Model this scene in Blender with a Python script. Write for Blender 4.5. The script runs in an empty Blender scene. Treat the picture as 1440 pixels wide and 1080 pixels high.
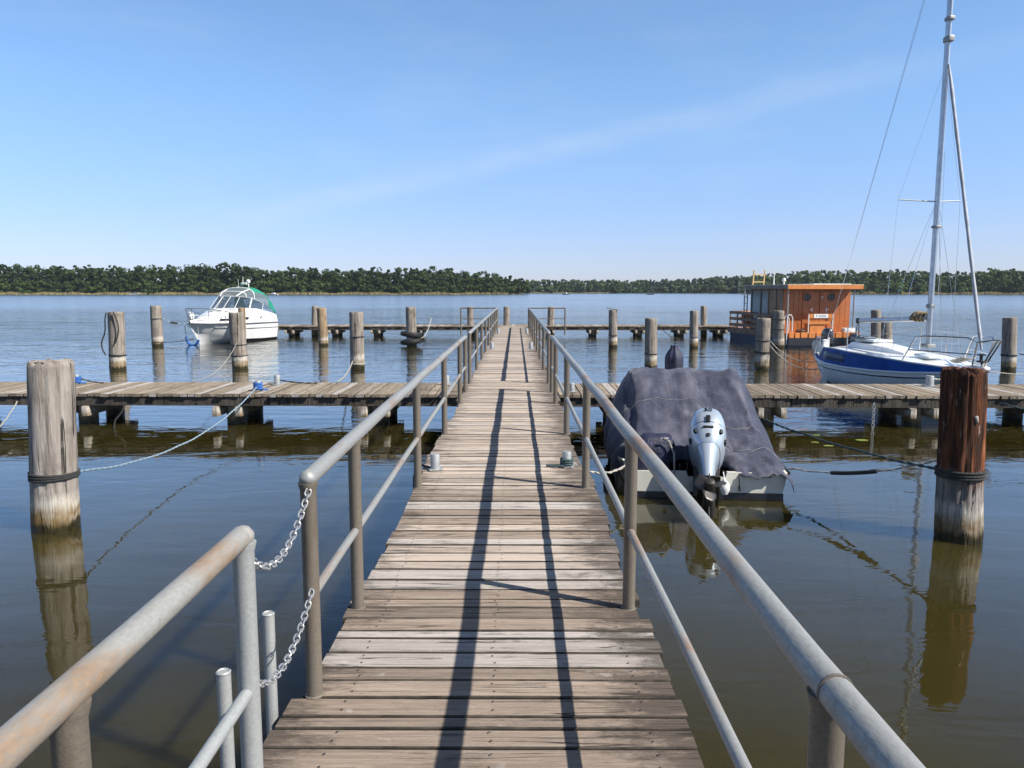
import bpy, bmesh, math, random
import numpy as np
from mathutils import Vector, Matrix, noise as mnoise
random.seed(7); rng = np.random.default_rng(11)
R = math.radians; PI = math.pi
scene = bpy.context.scene
col = scene.collection

# ------------------------------------------------------------------ camera geometry (metres; lake surface is z = 0)
CAM_H = 2.255; F = 1080.0; PITCH = R(6.86); YAW = R(0.263); DECK = 0.555
def ray(px, py):
    a = (px - 720) / F; b = (540 - py) / F
    c, s = math.cos(PITCH), math.sin(PITCH)
    X, Y, Z = a, c + b * s, -s + b * c
    return Vector((X * math.cos(YAW) - Y * math.sin(YAW), X * math.sin(YAW) + Y * math.cos(YAW), Z))
def at(px, py, z=0.0):
    r = ray(px, py); t = (z - CAM_H) / r.z
    return Vector((r.x * t, r.y * t, z))
def atY(px, py, Y):
    r = ray(px, py); t = Y / r.y
    return Vector((r.x * t, Y, CAM_H + r.z * t))

cam_d = bpy.data.cameras.new('camera'); cam = bpy.data.objects.new('camera', cam_d); col.objects.link(cam)
cam.location = (0, 0, CAM_H); cam.rotation_euler = (PI / 2 - PITCH, 0, YAW)
cam_d.sensor_width = 36; cam_d.lens = 27.0; cam_d.clip_end = 20000; cam_d.clip_start = 0.05
scene.camera = cam

# ------------------------------------------------------------------ mesh collector
class MB:
    def __init__(s): s.v = []; s.f = []; s.m = []; s.cur = 0
    def add(s, vs, fs):
        o = len(s.v); s.v += [tuple(p) for p in vs]
        for f in fs: s.f.append(tuple(i + o for i in f)); s.m.append(s.cur)
        return s
    def box(s, c, d, rz=0, rx=0, ry=0, bev=0.0):
        hx, hy, hz = d[0] / 2, d[1] / 2, d[2] / 2
        M = Matrix.Rotation(rz, 3, 'Z') @ Matrix.Rotation(ry, 3, 'Y') @ Matrix.Rotation(rx, 3, 'X')
        C = Vector(c)
        if bev <= 0:
            vs = [C + M @ Vector((x * hx, y * hy, z * hz)) for x, y, z in
                  ((-1,-1,-1),(1,-1,-1),(1,1,-1),(-1,1,-1),(-1,-1,1),(1,-1,1),(1,1,1),(-1,1,1))]
            fs = [(0,3,2,1),(4,5,6,7),(0,1,5,4),(1,2,6,5),(2,3,7,6),(3,0,4,7)]
            return s.add(vs, fs)
        b = min(bev, hx * .9, hy * .9, hz * .9)
        bm = bmesh.new(); bmesh.ops.create_cube(bm, size=1)
        for v in bm.verts: v.co = Vector((v.co.x * d[0], v.co.y * d[1], v.co.z * d[2]))
        bmesh.ops.bevel(bm, geom=bm.edges[:], offset=b, segments=2, profile=.5, affect='EDGES')
        bm.verts.index_update()
        s.add([C + M @ v.co for v in bm.verts], [[v.index for v in f.verts] for f in bm.faces]); bm.free()
        return s
    def tube(s, path, r, n=10, cap=True, closed=False):
        P = [Vector(p) for p in path]; k = len(P)
        rr = r if isinstance(r, (list, tuple)) else [r] * k
        T = []
        for i in range(k):
            if closed: t = P[(i + 1) % k] - P[i - 1]
            else: t = P[min(i + 1, k - 1)] - P[max(i - 1, 0)]
            T.append(t.normalized())
        ref = Vector((0, 0, 1)) if abs(T[0].z) < .9 else Vector((1, 0, 0))
        u = T[0].cross(ref).normalized(); vs = []
        for i in range(k):
            u = (u - T[i] * u.dot(T[i])).normalized(); w = T[i].cross(u)
            for j in range(n):
                a = 2 * PI * j / n
                vs.append(P[i] + (u * math.cos(a) + w * math.sin(a)) * rr[i])
        fs = []
        for i in range(k if closed else k - 1):
            i2 = (i + 1) % k
            for j in range(n):
                j2 = (j + 1) % n
                fs.append((i * n + j, i * n + j2, i2 * n + j2, i2 * n + j))
        if cap and not closed:
            fs.append(tuple(reversed(range(n)))); fs.append(tuple((k - 1) * n + j for j in range(n)))
        return s.add(vs, fs)
    def lathe(s, prof, c=(0, 0, 0), n=20, M=None):
        C = Vector(c); M = M or Matrix.Identity(3); vs = []; fs = []
        for r, z in prof:
            for j in range(n):
                a = 2 * PI * j / n
                vs.append(C + M @ Vector((r * math.cos(a), r * math.sin(a), z)))
        k = len(prof)
        for i in range(k - 1):
            for j in range(n):
                j2 = (j + 1) % n; fs.append((i * n + j, i * n + j2, (i + 1) * n + j2, (i + 1) * n + j))
        fs.append(tuple(reversed(range(n)))); fs.append(tuple((k - 1) * n + j for j in range(n)))
        return s.add(vs, fs)
    def loft(s, rings, closed=False, caps=False, mats=None):
        n = len(rings[0]); k = len(rings); vs = [p for r in rings for p in r]; fs = []; ms = []
        for i in range(k - 1):
            for j in range(n if closed else n - 1):
                j2 = (j + 1) % n
                fs.append((i * n + j, i * n + j2, (i + 1) * n + j2, (i + 1) * n + j))
                ms.append(mats(i, j) if mats else s.cur)
        if caps:
            fs.append(tuple(reversed(range(n)))); ms.append(s.cur)
            fs.append(tuple((k - 1) * n + j for j in range(n))); ms.append(s.cur)
        o = len(s.v); s.v += [tuple(p) for p in vs]
        for f, m in zip(fs, ms): s.f.append(tuple(i + o for i in f)); s.m.append(m)
        return s
    def xf(s, M):
        s.v = [tuple(M @ Vector(p)) for p in s.v]; return s
    def build(s, name, mats, parent=None, world=False, smooth=40):
        vs = s.v
        if parent is not None and world:
            L = wloc(parent); vs = [(p[0] - L.x, p[1] - L.y, p[2] - L.z) for p in vs]
        me = bpy.data.meshes.new(name); me.from_pydata(vs, [], s.f)
        for m in (mats if isinstance(mats, (list, tuple)) else [mats]): me.materials.append(m)
        if max(s.m, default=0) > 0: me.polygons.foreach_set('material_index', s.m)
        me.update()
        bm = bmesh.new(); bm.from_mesh(me); bmesh.ops.recalc_face_normals(bm, faces=bm.faces); bm.to_mesh(me); bm.free()
        if smooth:
            me.polygons.foreach_set('use_smooth', [True] * len(me.polygons)); me.set_sharp_from_angle(angle=R(smooth))
        o = bpy.data.objects.new(name, me); col.objects.link(o)
        if parent is not None: o.parent = parent
        return o
def wloc(o):
    L = o.location.copy()
    while o.parent: o = o.parent; L += o.location
    return L
def thing(name, label, cat, loc=(0, 0, 0), rz=0, group=None):
    o = bpy.data.objects.new(name, None); col.objects.link(o)
    o.empty_display_size = .2; o.location = loc; o.rotation_euler = (0, 0, rz)
    return tag(o, label, cat, group)
def tag(o, label=None, cat=None, group=None, kind=None):
    if label: o['label'] = label
    if cat: o['category'] = cat
    if group: o['group'] = group
    if kind: o['kind'] = kind
    return o
def solid(me_obj, t):
    m = me_obj.modifiers.new('thickness', 'SOLIDIFY'); m.thickness = t; m.offset = -1
    return me_obj

# ------------------------------------------------------------------ materials
class NT:
    def __init__(s, name):
        s.mat = bpy.data.materials.new(name); s.mat.use_nodes = True
        s.t = s.mat.node_tree; s.n = s.t.nodes; s.b = s.n['Principled BSDF']
    def new(s, typ, **kw):
        n = s.n.new(typ)
        for k, v in kw.items(): setattr(n, k, v)
        return n
    def lk(s, a, b): s.t.links.new(a, b)
    def val(s, sock, v):
        if hasattr(v, 'is_linked') or isinstance(v, bpy.types.NodeSocket): s.lk(v, sock)
        else: sock.default_value = v
    def math(s, op, a, b=0.0, clamp=False):
        n = s.new('ShaderNodeMath', operation=op, use_clamp=clamp); s.val(n.inputs[0], a); s.val(n.inputs[1], b); return n.outputs[0]
    def mix(s, f, a, b, mode='MIX'):
        n = s.new('ShaderNodeMix', data_type='RGBA', blend_type=mode); s.val(n.inputs[0], f); s.val(n.inputs[6], a); s.val(n.inputs[7], b); return n.outputs[2]
    def coord(s, kind='Object', scale=(1, 1, 1), offset=None):
        c = s.new('ShaderNodeTexCoord').outputs[kind]
        if offset is not None:
            a = s.new('ShaderNodeVectorMath', operation='ADD'); s.lk(c, a.inputs[0]); s.lk(offset, a.inputs[1]); c = a.outputs[0]
        m = s.new('ShaderNodeMapping'); m.inputs['Scale'].default_value = scale; s.lk(c, m.inputs['Vector']); return m.outputs[0]
    def noise(s, vec, scale, detail=4, rough=.55, dist=0.0):
        n = s.new('ShaderNodeTexNoise'); s.lk(vec, n.inputs['Vector'])
        n.inputs['Scale'].default_value = scale; n.inputs['Detail'].default_value = detail; n.inputs['Roughness'].default_value = rough; n.inputs['Distortion'].default_value = dist
        return n.outputs['Fac']
    def rng(s, v, a, b, c=0.0, d=1.0):
        n = s.new('ShaderNodeMapRange'); s.val(n.inputs[0], v)
        for i, x in enumerate((a, b, c, d)): s.val(n.inputs[i + 1], x)
        return n.outputs[0]
    def ramp(s, v, stops):
        n = s.new('ShaderNodeValToRGB'); s.lk(v, n.inputs[0]); e = n.color_ramp.elements
        while len(e) < len(stops): e.new(.5)
        for i, (p, c) in enumerate(stops): e[i].position = p; e[i].color = (*c, 1) if len(c) == 3 else c
        return n.outputs[0]
    def bump(s, h, dist=.01, strength=1.0):
        n = s.new('ShaderNodeBump'); s.lk(h, n.inputs['Height']); n.inputs['Distance'].default_value = dist; n.inputs['Strength'].default_value = strength
        s.lk(n.outputs[0], s.b.inputs['Normal'])
    def objrand(s, k=37.0):
        r = s.new('ShaderNodeObjectInfo').outputs['Random']; c = s.new('ShaderNodeCombineXYZ'); v = s.math('MULTIPLY', r, k)
        for i in range(3): s.lk(v, c.inputs[i])
        return c.outputs[0]
    def island(s, k=61.0):
        r = s.new('ShaderNodeNewGeometry').outputs['Random Per Island']; c = s.new('ShaderNodeCombineXYZ'); v = s.math('MULTIPLY', r, k)
        for i in range(3): s.lk(v, c.inputs[i])
        return r, c.outputs[0]
def C4(c): return (*c, 1.0)
def simple(name, c, rough=.5, metal=0.0, var=.12, scale=6.0, bump=0.0, spec=None, coat=0.0):
    """one colour with soft procedural wear"""
    t = NT(name); v = t.coord('Object', (1, 1, 1), t.objrand()); n = t.noise(v, scale, 5, .6)
    d = tuple(x * (1 - var * 2.2) for x in c); l = tuple(min(1, x * (1 + var)) for x in c)
    t.lk(t.ramp(n, [(.3, d), (.62, l)]), t.b.inputs['Base Color'])
    t.lk(t.rng(n, .3, .7, rough * 1.15, rough * .85), t.b.inputs['Roughness']); t.b.inputs['Metallic'].default_value = metal
    if coat: t.b.inputs['Coat Weight'].default_value = coat
    if spec is not None: t.b.inputs['Specular IOR Level'].default_value = spec
    if bump: t.bump(t.noise(v, scale * 6, 4), bump)
    return t.mat

def deck_wood(name, axis, lo, hi, pale, dirt_axis_limits=None, all_pale=False):
    t = NT(name); r, off = t.island()
    sc = (1.0, 1.0, 1.0)
    g = (1.9, 34, 34) if axis == 'X' else (34, 1.9, 34)
    v1 = t.coord('Object', g, off); v2 = t.coord('Object', sc, off); v0 = t.coord('Object', sc)
    grain = t.noise(v1, 1.0, 8, .7, .25); fine = t.noise(v1, 3.2, 5, .75); blot = t.noise(v2, 2.3, 5, .65)
    base = t.ramp(grain, [(.26, tuple(x * .48 for x in lo)), (.40, tuple(x * .92 for x in lo)), (.52, tuple(x * 1.15 for x in lo)), (.68, hi)])
    # single boards that are newer and paler, others darker
    tone = t.math('FRACT', t.math('MULTIPLY', r, 3.77)); tv = t.rng(tone, 0, 1, .68, 1.28); cx = t.new('ShaderNodeCombineXYZ')
    for i_ in range(3): t.lk(tv, cx.inputs[i_])
    base = t.mix(1.0, base, cx.outputs[0], 'MULTIPLY')
    rr = t.math('FRACT', t.math('MULTIPLY', r, 7.31))
    palem = t.rng(rr, 2, 3, 0, .8) if dirt_axis_limits and not all_pale else (t.rng(tone, 0, 1, .35, .75) if all_pale else t.rng(rr, .82, .86, 0, .8))
    palec = t.ramp(grain, [(.3, tuple(x * .72 for x in pale)), (.6, pale)])
    base = t.mix(palem, base, palec)
    # dirt blots with their own shapes, denser towards the board ends where railings drip
    big = t.noise(t.coord('Object', (1.6, 4.0, 1) if axis == 'X' else (4.0, 1.6, 1)), 1.7, 8, .78, .3)
    if dirt_axis_limits:
        sx = t.new('ShaderNodeSeparateXYZ'); t.lk(t.new('ShaderNodeTexCoord').outputs['Object'], sx.inputs[0])
        d = t.math('ABSOLUTE', t.math('SUBTRACT', sx.outputs[0], dirt_axis_limits[0]))
        edge = t.rng(d, dirt_axis_limits[1], dirt_axis_limits[2], 0, .27)
        big = t.math('ADD', big, edge)
    base = t.mix(t.rng(big, .57, .74, 0, .85), base, C4(tuple(x * .28 for x in lo)))
    base = t.mix(t.rng(fine, .60, .74, 0, .6), base, C4(tuple(x * .28 for x in lo)))
    ck = t.noise(t.coord('Object', (.55, 17, 17) if axis == 'X' else (17, .55, 17), off), 1.0, 3, .5, .2); ckm = t.rng(t.math('ABSOLUTE', t.math('SUBTRACT', ck, .5)), .004, .014, .85, 0)
    ckm = t.math('MULTIPLY', ckm, t.rng(blot, .42, .55, 0, 1)); base = t.mix(ckm, base, C4(tuple(x * .12 for x in lo)))
    # knots and nail heads
    vo = t.new('ShaderNodeTexVoronoi'); t.lk(t.coord('Object', (1.1, 4.5, 1) if axis == 'X' else (4.5, 1.1, 1), off), vo.inputs['Vector']); vo.inputs['Scale'].default_value = 1.4
    base = t.mix(t.rng(vo.outputs['Distance'], .05, .10, .65, 0), base, C4(tuple(x * .3 for x in lo)))
    base = t.mix(t.rng(t.noise(v0, 9, 3), .66, .74, 0, .35), base, C4((.55, .52, .48)))
    t.lk(base, t.b.inputs['Base Color']); t.b.inputs['Roughness'].default_value = .85; t.b.inputs['Specular IOR Level'].default_value = .25
    t.bump(t.math('SUBTRACT', t.math('ADD', grain, t.math('MULTIPLY', fine, .8)), ckm), .009)
    return t.mat

def post_wood(name, lo, hi, dark, red=None, wl=1.0):
    """round timber: grain up the post, wet algae near the water, a pale crust above that"""
    t = NT(name); off = t.objrand(); v = t.coord('Object', (14, 14, 1.1), off); iso = t.coord('Object', (1, 1, 1), off)
    g = t.noise(v, 1.0, 8, .68, .3); f = t.noise(v, 3.5, 5, .75); b = t.noise(iso, 3.2, 5, .65)
    c = t.ramp(g, [(.26, tuple(x * .35 for x in lo)), (.43, lo), (.66, hi)])
    c = t.mix(t.rng(b, .52, .74, 0, .7), c, C4(dark))
    c = t.mix(t.rng(f, .60, .72, 0, .6), c, C4(tuple(x * .3 for x in dark)))
    ck = t.noise(t.coord('Object', (8, 8, .16), off), 1.0, 2, .5, .1); ckm = t.math('MULTIPLY', t.rng(t.math('ABSOLUTE', t.math('SUBTRACT', ck, .5)), .003, .013, .9, 0), t.rng(b, .40, .5, .15, 1))
    c = t.mix(ckm, c, C4(tuple(x * .12 for x in dark)))
    c = t.mix(t.rng(t.noise(iso, 38, 4, .7), .64, .70, 0, .55), c, C4(tuple(min(.8, x * 1.35) for x in hi)))
    s = t.new('ShaderNodeSeparateXYZ'); t.lk(t.new('ShaderNodeTexCoord').outputs['Object'], s.inputs[0]); z = s.outputs[2]
    zw = t.math('ADD', z, t.math('MULTIPLY', t.math('SUBTRACT', b, .5), .22 * wl)); zw = t.math('ADD', zw, t.math('MULTIPLY', t.math('SUBTRACT', g, .5), .22 * wl))
    if red is not None:
        rc = t.ramp(g, [(.32, (.012, .007, .005)), (.44, tuple(x * .22 for x in red)), (.52, tuple(x * .75 for x in red)), (.60, red), (.70, (.46, .38, .32))])
        gl = t.noise(t.coord('Object', (22, 22, .9), off), 1.0, 6, .75, .5); rc = t.mix(t.rng(gl, .50, .60, 0, .9), rc, C4((.022, .011, .008)))
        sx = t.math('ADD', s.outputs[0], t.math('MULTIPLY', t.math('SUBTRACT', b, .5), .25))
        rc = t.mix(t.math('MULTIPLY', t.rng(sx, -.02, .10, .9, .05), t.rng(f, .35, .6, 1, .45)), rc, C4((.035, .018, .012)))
        fl = t.noise(t.coord('Object', (9, 9, 2.2), off), 1.3, 6, .7, .4); rc = t.mix(t.rng(fl, .60, .66, 0, .85), rc, C4((.44, .37, .31))); rc = t.mix(t.rng(fl, .34, .40, .8, 0), rc, C4((.05, .02, .012)))
        c = t.mix(t.rng(zw, .52, .68, 0, 1), c, rc)
    c = t.mix(t.math('MULTIPLY', t.rng(zw, .30 * wl, .38 * wl, 1, 0), t.rng(f, .38, .52, .15, .95)), c, C4((.60, .55, .47)))
    c = t.mix(t.math('MULTIPLY', t.rng(zw, .20 * wl, .27 * wl, 1, 0), t.rng(b, .35, .6, .25, .95)), c, C4((.20, .125, .035)))
    c = t.mix(t.rng(zw, .07 * wl, .13 * wl, 1, 0), c, C4((.035, .028, .01)))
    t.lk(c, t.b.inputs['Base Color']); t.lk(t.rng(zw, .05, .14, .3, .9), t.b.inputs['Roughness']); t.b.inputs['Specular IOR Level'].default_value = .3
    t.bump(t.math('SUBTRACT', t.math('ADD', g, t.math('MULTIPLY', f, .7)), ckm), .035 if red else .02)
    return t.mat

def rail_metal(name, base, rust, amount, metal=.55, rough=.5, stretch=(3, .9, 3)):
    t = NT(name); v = t.coord('Object', stretch, t.objrand()); n = t.noise(v, 1.6, 5, .6); f = t.noise(t.coord('Object', (1, .55, 1)), 85, 5, .75)
    c = t.ramp(f, [(.3, tuple(x * .80 for x in base)), (.65, tuple(min(1, x * 1.12) for x in base))])
    rm = t.math('ADD', n, t.math('MULTIPLY', t.math('SUBTRACT', f, .5), .25))
    k = t.rng(rm, .62 - amount, .74 - amount, 0, .85)
    c = t.mix(k, c, t.ramp(f, [(.35, tuple(x * .6 for x in rust)), (.65, rust)]))
    c = t.mix(t.rng(t.noise(v, 9, 5, .7), .68, .74, 0, .7), c, C4((.5, .5, .48)))
    t.lk(c, t.b.inputs['Base Color']); t.lk(t.rng(k, 0, .8, metal, .1), t.b.inputs['Metallic']); t.lk(t.rng(f, .3, .7, rough + .12, rough - .1), t.b.inputs['Roughness'])
    t.bump(f, .0015)
    return t.mat

M = {}
M['deck'] = deck_wood('weathered pier boards', 'X', (.41, .338, .28), (.55, .468, .398), (.56, .51, .47), (-.1, .40, .82))
M['deck_old'] = deck_wood('older brown pier boards', 'X', (.275, .215, .168), (.40, .325, .262), (.50, .455, .42), (-.1, .40, .82))
M['deck_pale'] = deck_wood('newer pale pier boards', 'X', (.36, .30, .25), (.48, .41, .35), (.54, .50, .465), (-.1, .45, .9), True)
M['deck_y'] = deck_wood('weathered jetty boards', 'Y', (.235, .19, .14), (.36, .30, .23), (.50, .47, .44))
M['board_edge'] = simple('dark board edges', (.05, .04, .03), .9, 0, .3, 8)
M['beam'] = post_wood('dark pier timber', (.06, .05, .04), (.11, .095, .08), (.03, .025, .02), wl=.3)
M['pile'] = post_wood('pile timber', (.17, .14, .105), (.30, .25, .19), (.06, .05, .04))
M['post'] = post_wood('grey mooring post timber', (.28, .24, .205), (.44, .395, .35), (.13, .105, .085))
M['post_far'] = post_wood('far mooring post timber', (.24, .205, .17), (.40, .35, .30), (.10, .08, .065), wl=1.15)
M['post_tan'] = post_wood('tan mooring post timber', (.30, .21, .125), (.46, .35, .23), (.17, .10, .05))
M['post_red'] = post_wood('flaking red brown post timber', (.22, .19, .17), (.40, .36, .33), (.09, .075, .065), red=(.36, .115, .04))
M['rail'] = rail_metal('galvanised rail', (.30, .305, .295), (.30, .17, .09), .075, metal=.25)
M['rail_rust'] = rail_metal('rust stained rail', (.34, .335, .31), (.31, .20, .115), .14, metal=.25)
M['rail_far'] = rail_metal('dull rail', (.30, .31, .31), (.24, .17, .11), .05, metal=.3)
M['rail_post'] = rail_metal('brown coated rail post', (.17, .145, .115), (.12, .085, .05), .02, metal=.15, stretch=(3, 3, .8))
M['galv'] = rail_metal('galvanised pipe', (.38, .395, .39), (.27, .24, .2), -.05, metal=.3, stretch=(3, 3, .8))
M['chain'] = simple('zinc chain', (.55, .55, .54), .38, .75, .08, 40)
M['rope_blue'] = simple('faded blue rope', (.24, .33, .40), .9, 0, .15, 60, .004)
M['rope_royal'] = simple('royal blue rope', (.03, .13, .42), .8, 0, .15, 60, .004)
M['rope_dark'] = simple('dark rope', (.035, .035, .035), .9, 0, .2, 60, .004)
M['rope_green'] = simple('dark green rope', (.05, .085, .09), .85, 0, .2, 60, .004)
M['rope_white'] = simple('worn white rope', (.40, .375, .33), .9, 0, .15, 60, .004)
M['rubber'] = simple('black rubber', (.02, .02, .02), .65, 0, .2, 20)
M['gel'] = simple('white gelcoat', (.80, .80, .78), .22, 0, .04, 2.0, 0, coat=.3)
M['gel_dirty'] = simple('aged white gelcoat', (.66, .64, .56), .35, 0, .08, 2.5)
M['gel_blue'] = simple('pale hull gelcoat', (.66, .70, .72), .28, 0, .05, 2.0, coat=.2)
M['blue_paint'] = simple('royal blue paint', (.005, .065, .30), .5, 0, .10, 2.5, 0, .12)
M['navy_paint'] = simple('navy stripe', (.01, .014, .07), .35, 0, .1, 5)
M['black_paint'] = simple('black hull paint', (.012, .012, .016), .4, 0, .15, 4)
M['hull_navy'] = simple('dark blue steel hull', (.018, .035, .085), .4, 0, .2, 3)
M['steel'] = simple('stainless tube', (.62, .62, .62), .22, 1.0, .05, 20)
M['alu'] = simple('mast aluminium', (.50, .53, .57), .36, .6, .06, 8)
M['sail_cover'] = simple('grey furled sail', (.42, .44, .48), .7, 0, .1, 6)
M['white'] = simple('white plastic', (.75, .75, .73), .4, 0, .05, 10)
M['green'] = simple('green canopy cloth', (.008, .23, .145), .75, 0, .12, 5, .004)
M['orange'] = simple('orange stained wood', (.39, .118, .028), .45, 0, .10, 3)
M['orange_l'] = simple('light orange wood', (.58, .20, .045), .5, 0, .10, 4)
M['brown'] = simple('brown wood panel', (.30, .17, .10), .6, 0, .12, 4)
M['slat'] = simple('brown slat', (.22, .13, .085), .65, 0, .15, 4)
M['roof_edge'] = simple('grey roof edge', (.22, .19, .16), .6, 0, .1, 3)
M['roof'] = simple('pale roof sheet', (.62, .58, .52), .6, 0, .08, 2)
M['motor_dark'] = simple('dark grey motor cowl', (.035, .038, .042), .3, 0, .1, 5, coat=.4)
M['motor_grey'] = simple('grey blue motor cowl', (.12, .15, .18), .35, .2, .1, 5)
M['motor_silver'] = simple('silver motor cowl', (.48, .55, .63), .32, .45, .05, 5, coat=.4)
M['motor_black'] = simple('black motor parts', (.015, .015, .017), .4, 0, .1, 20)
M['prop'] = simple('worn dark propeller', (.10, .095, .09), .35, .7, .15, 20)
M['ink'] = simple('dark lettering', (.02, .022, .03), .5, 0, .02)
M['yellow_wood'] = simple('yellow ladder wood', (.50, .34, .15), .6, 0, .1, 5)
M['coil'] = simple('tan rope coil', (.24, .18, .10), .9, 0, .2, 40, .004)
M['skin_plate'] = simple('galvanised bollard', (.40, .41, .41), .5, .45, .12, 25, .002)
M['leafpad'] = simple('floating leaf', (.20, .25, .05), .5, 0, .2, 12)
M['red'] = simple('red plastic', (.5, .05, .03), .45)

def glass_mat(name, tint, trans=.55, rough=.04):
    t = NT(name); t.b.inputs['Base Color'].default_value = C4(tint); t.b.inputs['Roughness'].default_value = rough
    t.b.inputs['Alpha'].default_value = 1 - trans; t.b.inputs['Specular IOR Level'].default_value = .7
    return t.mat
M['glass'] = glass_mat('tinted boat glass', (.05, .07, .09), .45)
M['vinyl'] = glass_mat('clear canopy vinyl', (.28, .31, .34), .55, .12)
M['window'] = glass_mat('cabin window glass', (.20, .23, .26), .05, .06)

def tarp_mat():
    t = NT('faded navy tarpaulin'); iso = t.coord('Object'); st = t.coord('Object', (6.5, .9, .9))
    n = t.noise(st, .8, 3, .5, .4); b = t.noise(iso, 2.2, 5, .6); f = t.noise(iso, 28, 4, .7)
    c = t.ramp(t.math('ADD', t.math('MULTIPLY', n, .55), t.math('MULTIPLY', b, .45)), [(.33, (.014, .017, .038)), (.50, (.038, .042, .072)), (.66, (.105, .105, .138))])
    c = t.mix(t.rng(f, .55, .75, 0, .35), c, C4((.2, .19, .22)))
    cr = t.new('ShaderNodeTexVoronoi', feature='DISTANCE_TO_EDGE'); t.lk(t.coord('Object', (1.1, 2.2, 1.6)), cr.inputs['Vector']); cr.inputs['Scale'].default_value = 1.7
    c = t.mix(t.rng(cr.outputs['Distance'], 0, .015, .14, 0), c, C4((.26, .25, .28)))
    t.lk(c, t.b.inputs['Base Color']); t.b.inputs['Roughness'].default_value = .72; t.b.inputs['Specular IOR Level'].default_value = .3
    t.b.inputs['Sheen Weight'].default_value = .15
    t.bump(t.math('ADD', t.math('MULTIPLY', n, 1.0), t.math('MULTIPLY', b, .8)), .03, .7)
    return t.mat
M['tarp'] = tarp_mat()
M['seam'] = simple('pale seam thread', (.26, .25, .25), .8, 0, .2, 20)
M['tarp_dark'] = simple('dark navy cover cloth', (.018, .02, .05), .6, 0, .3, 7, .01)

def foliage(name, a, b, trunk=False):
    t = NT(name); at_ = t.new('ShaderNodeAttribute'); at_.attribute_name = 'tint'
    n = t.noise(t.coord('Object'), .35, 4, .6); k = t.math('ADD', t.math('MULTIPLY', at_.outputs['Fac'], .75), t.math('MULTIPLY', n, .3))
    lc = t.ramp(k, [(.15, a), (.75, b)]); tr = t.new('ShaderNodeBsdfTranslucent'); t.lk(lc, tr.inputs['Color']); mx = t.new('ShaderNodeMixShader'); mx.inputs[0].default_value = .32
    t.lk(t.b.outputs[0], mx.inputs[1]); t.lk(tr.outputs[0], mx.inputs[2]); t.lk(mx.outputs[0], t.n['Material Output'].inputs['Surface'])
    t.lk(lc, t.b.inputs['Base Color']); t.b.inputs['Roughness'].default_value = .7; t.b.inputs['Specular IOR Level'].default_value = .25
    return t.mat
M['leaf_dark'] = foliage('dark woodland leaves', (.020, .038, .014), (.080, .125, .034))
M['leaf_mid'] = foliage('mid green woodland leaves', (.034, .062, .026), (.13, .195, .058))
M['leaf_far'] = foliage('far woodland leaves', (.036, .062, .038), (.12, .175, .072))
M['bark'] = simple('tree bark', (.06, .045, .034), .9, 0, .2, 2)
M['reed'] = foliage('dry reeds', (.26, .22, .10), (.46, .40, .22))

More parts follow.
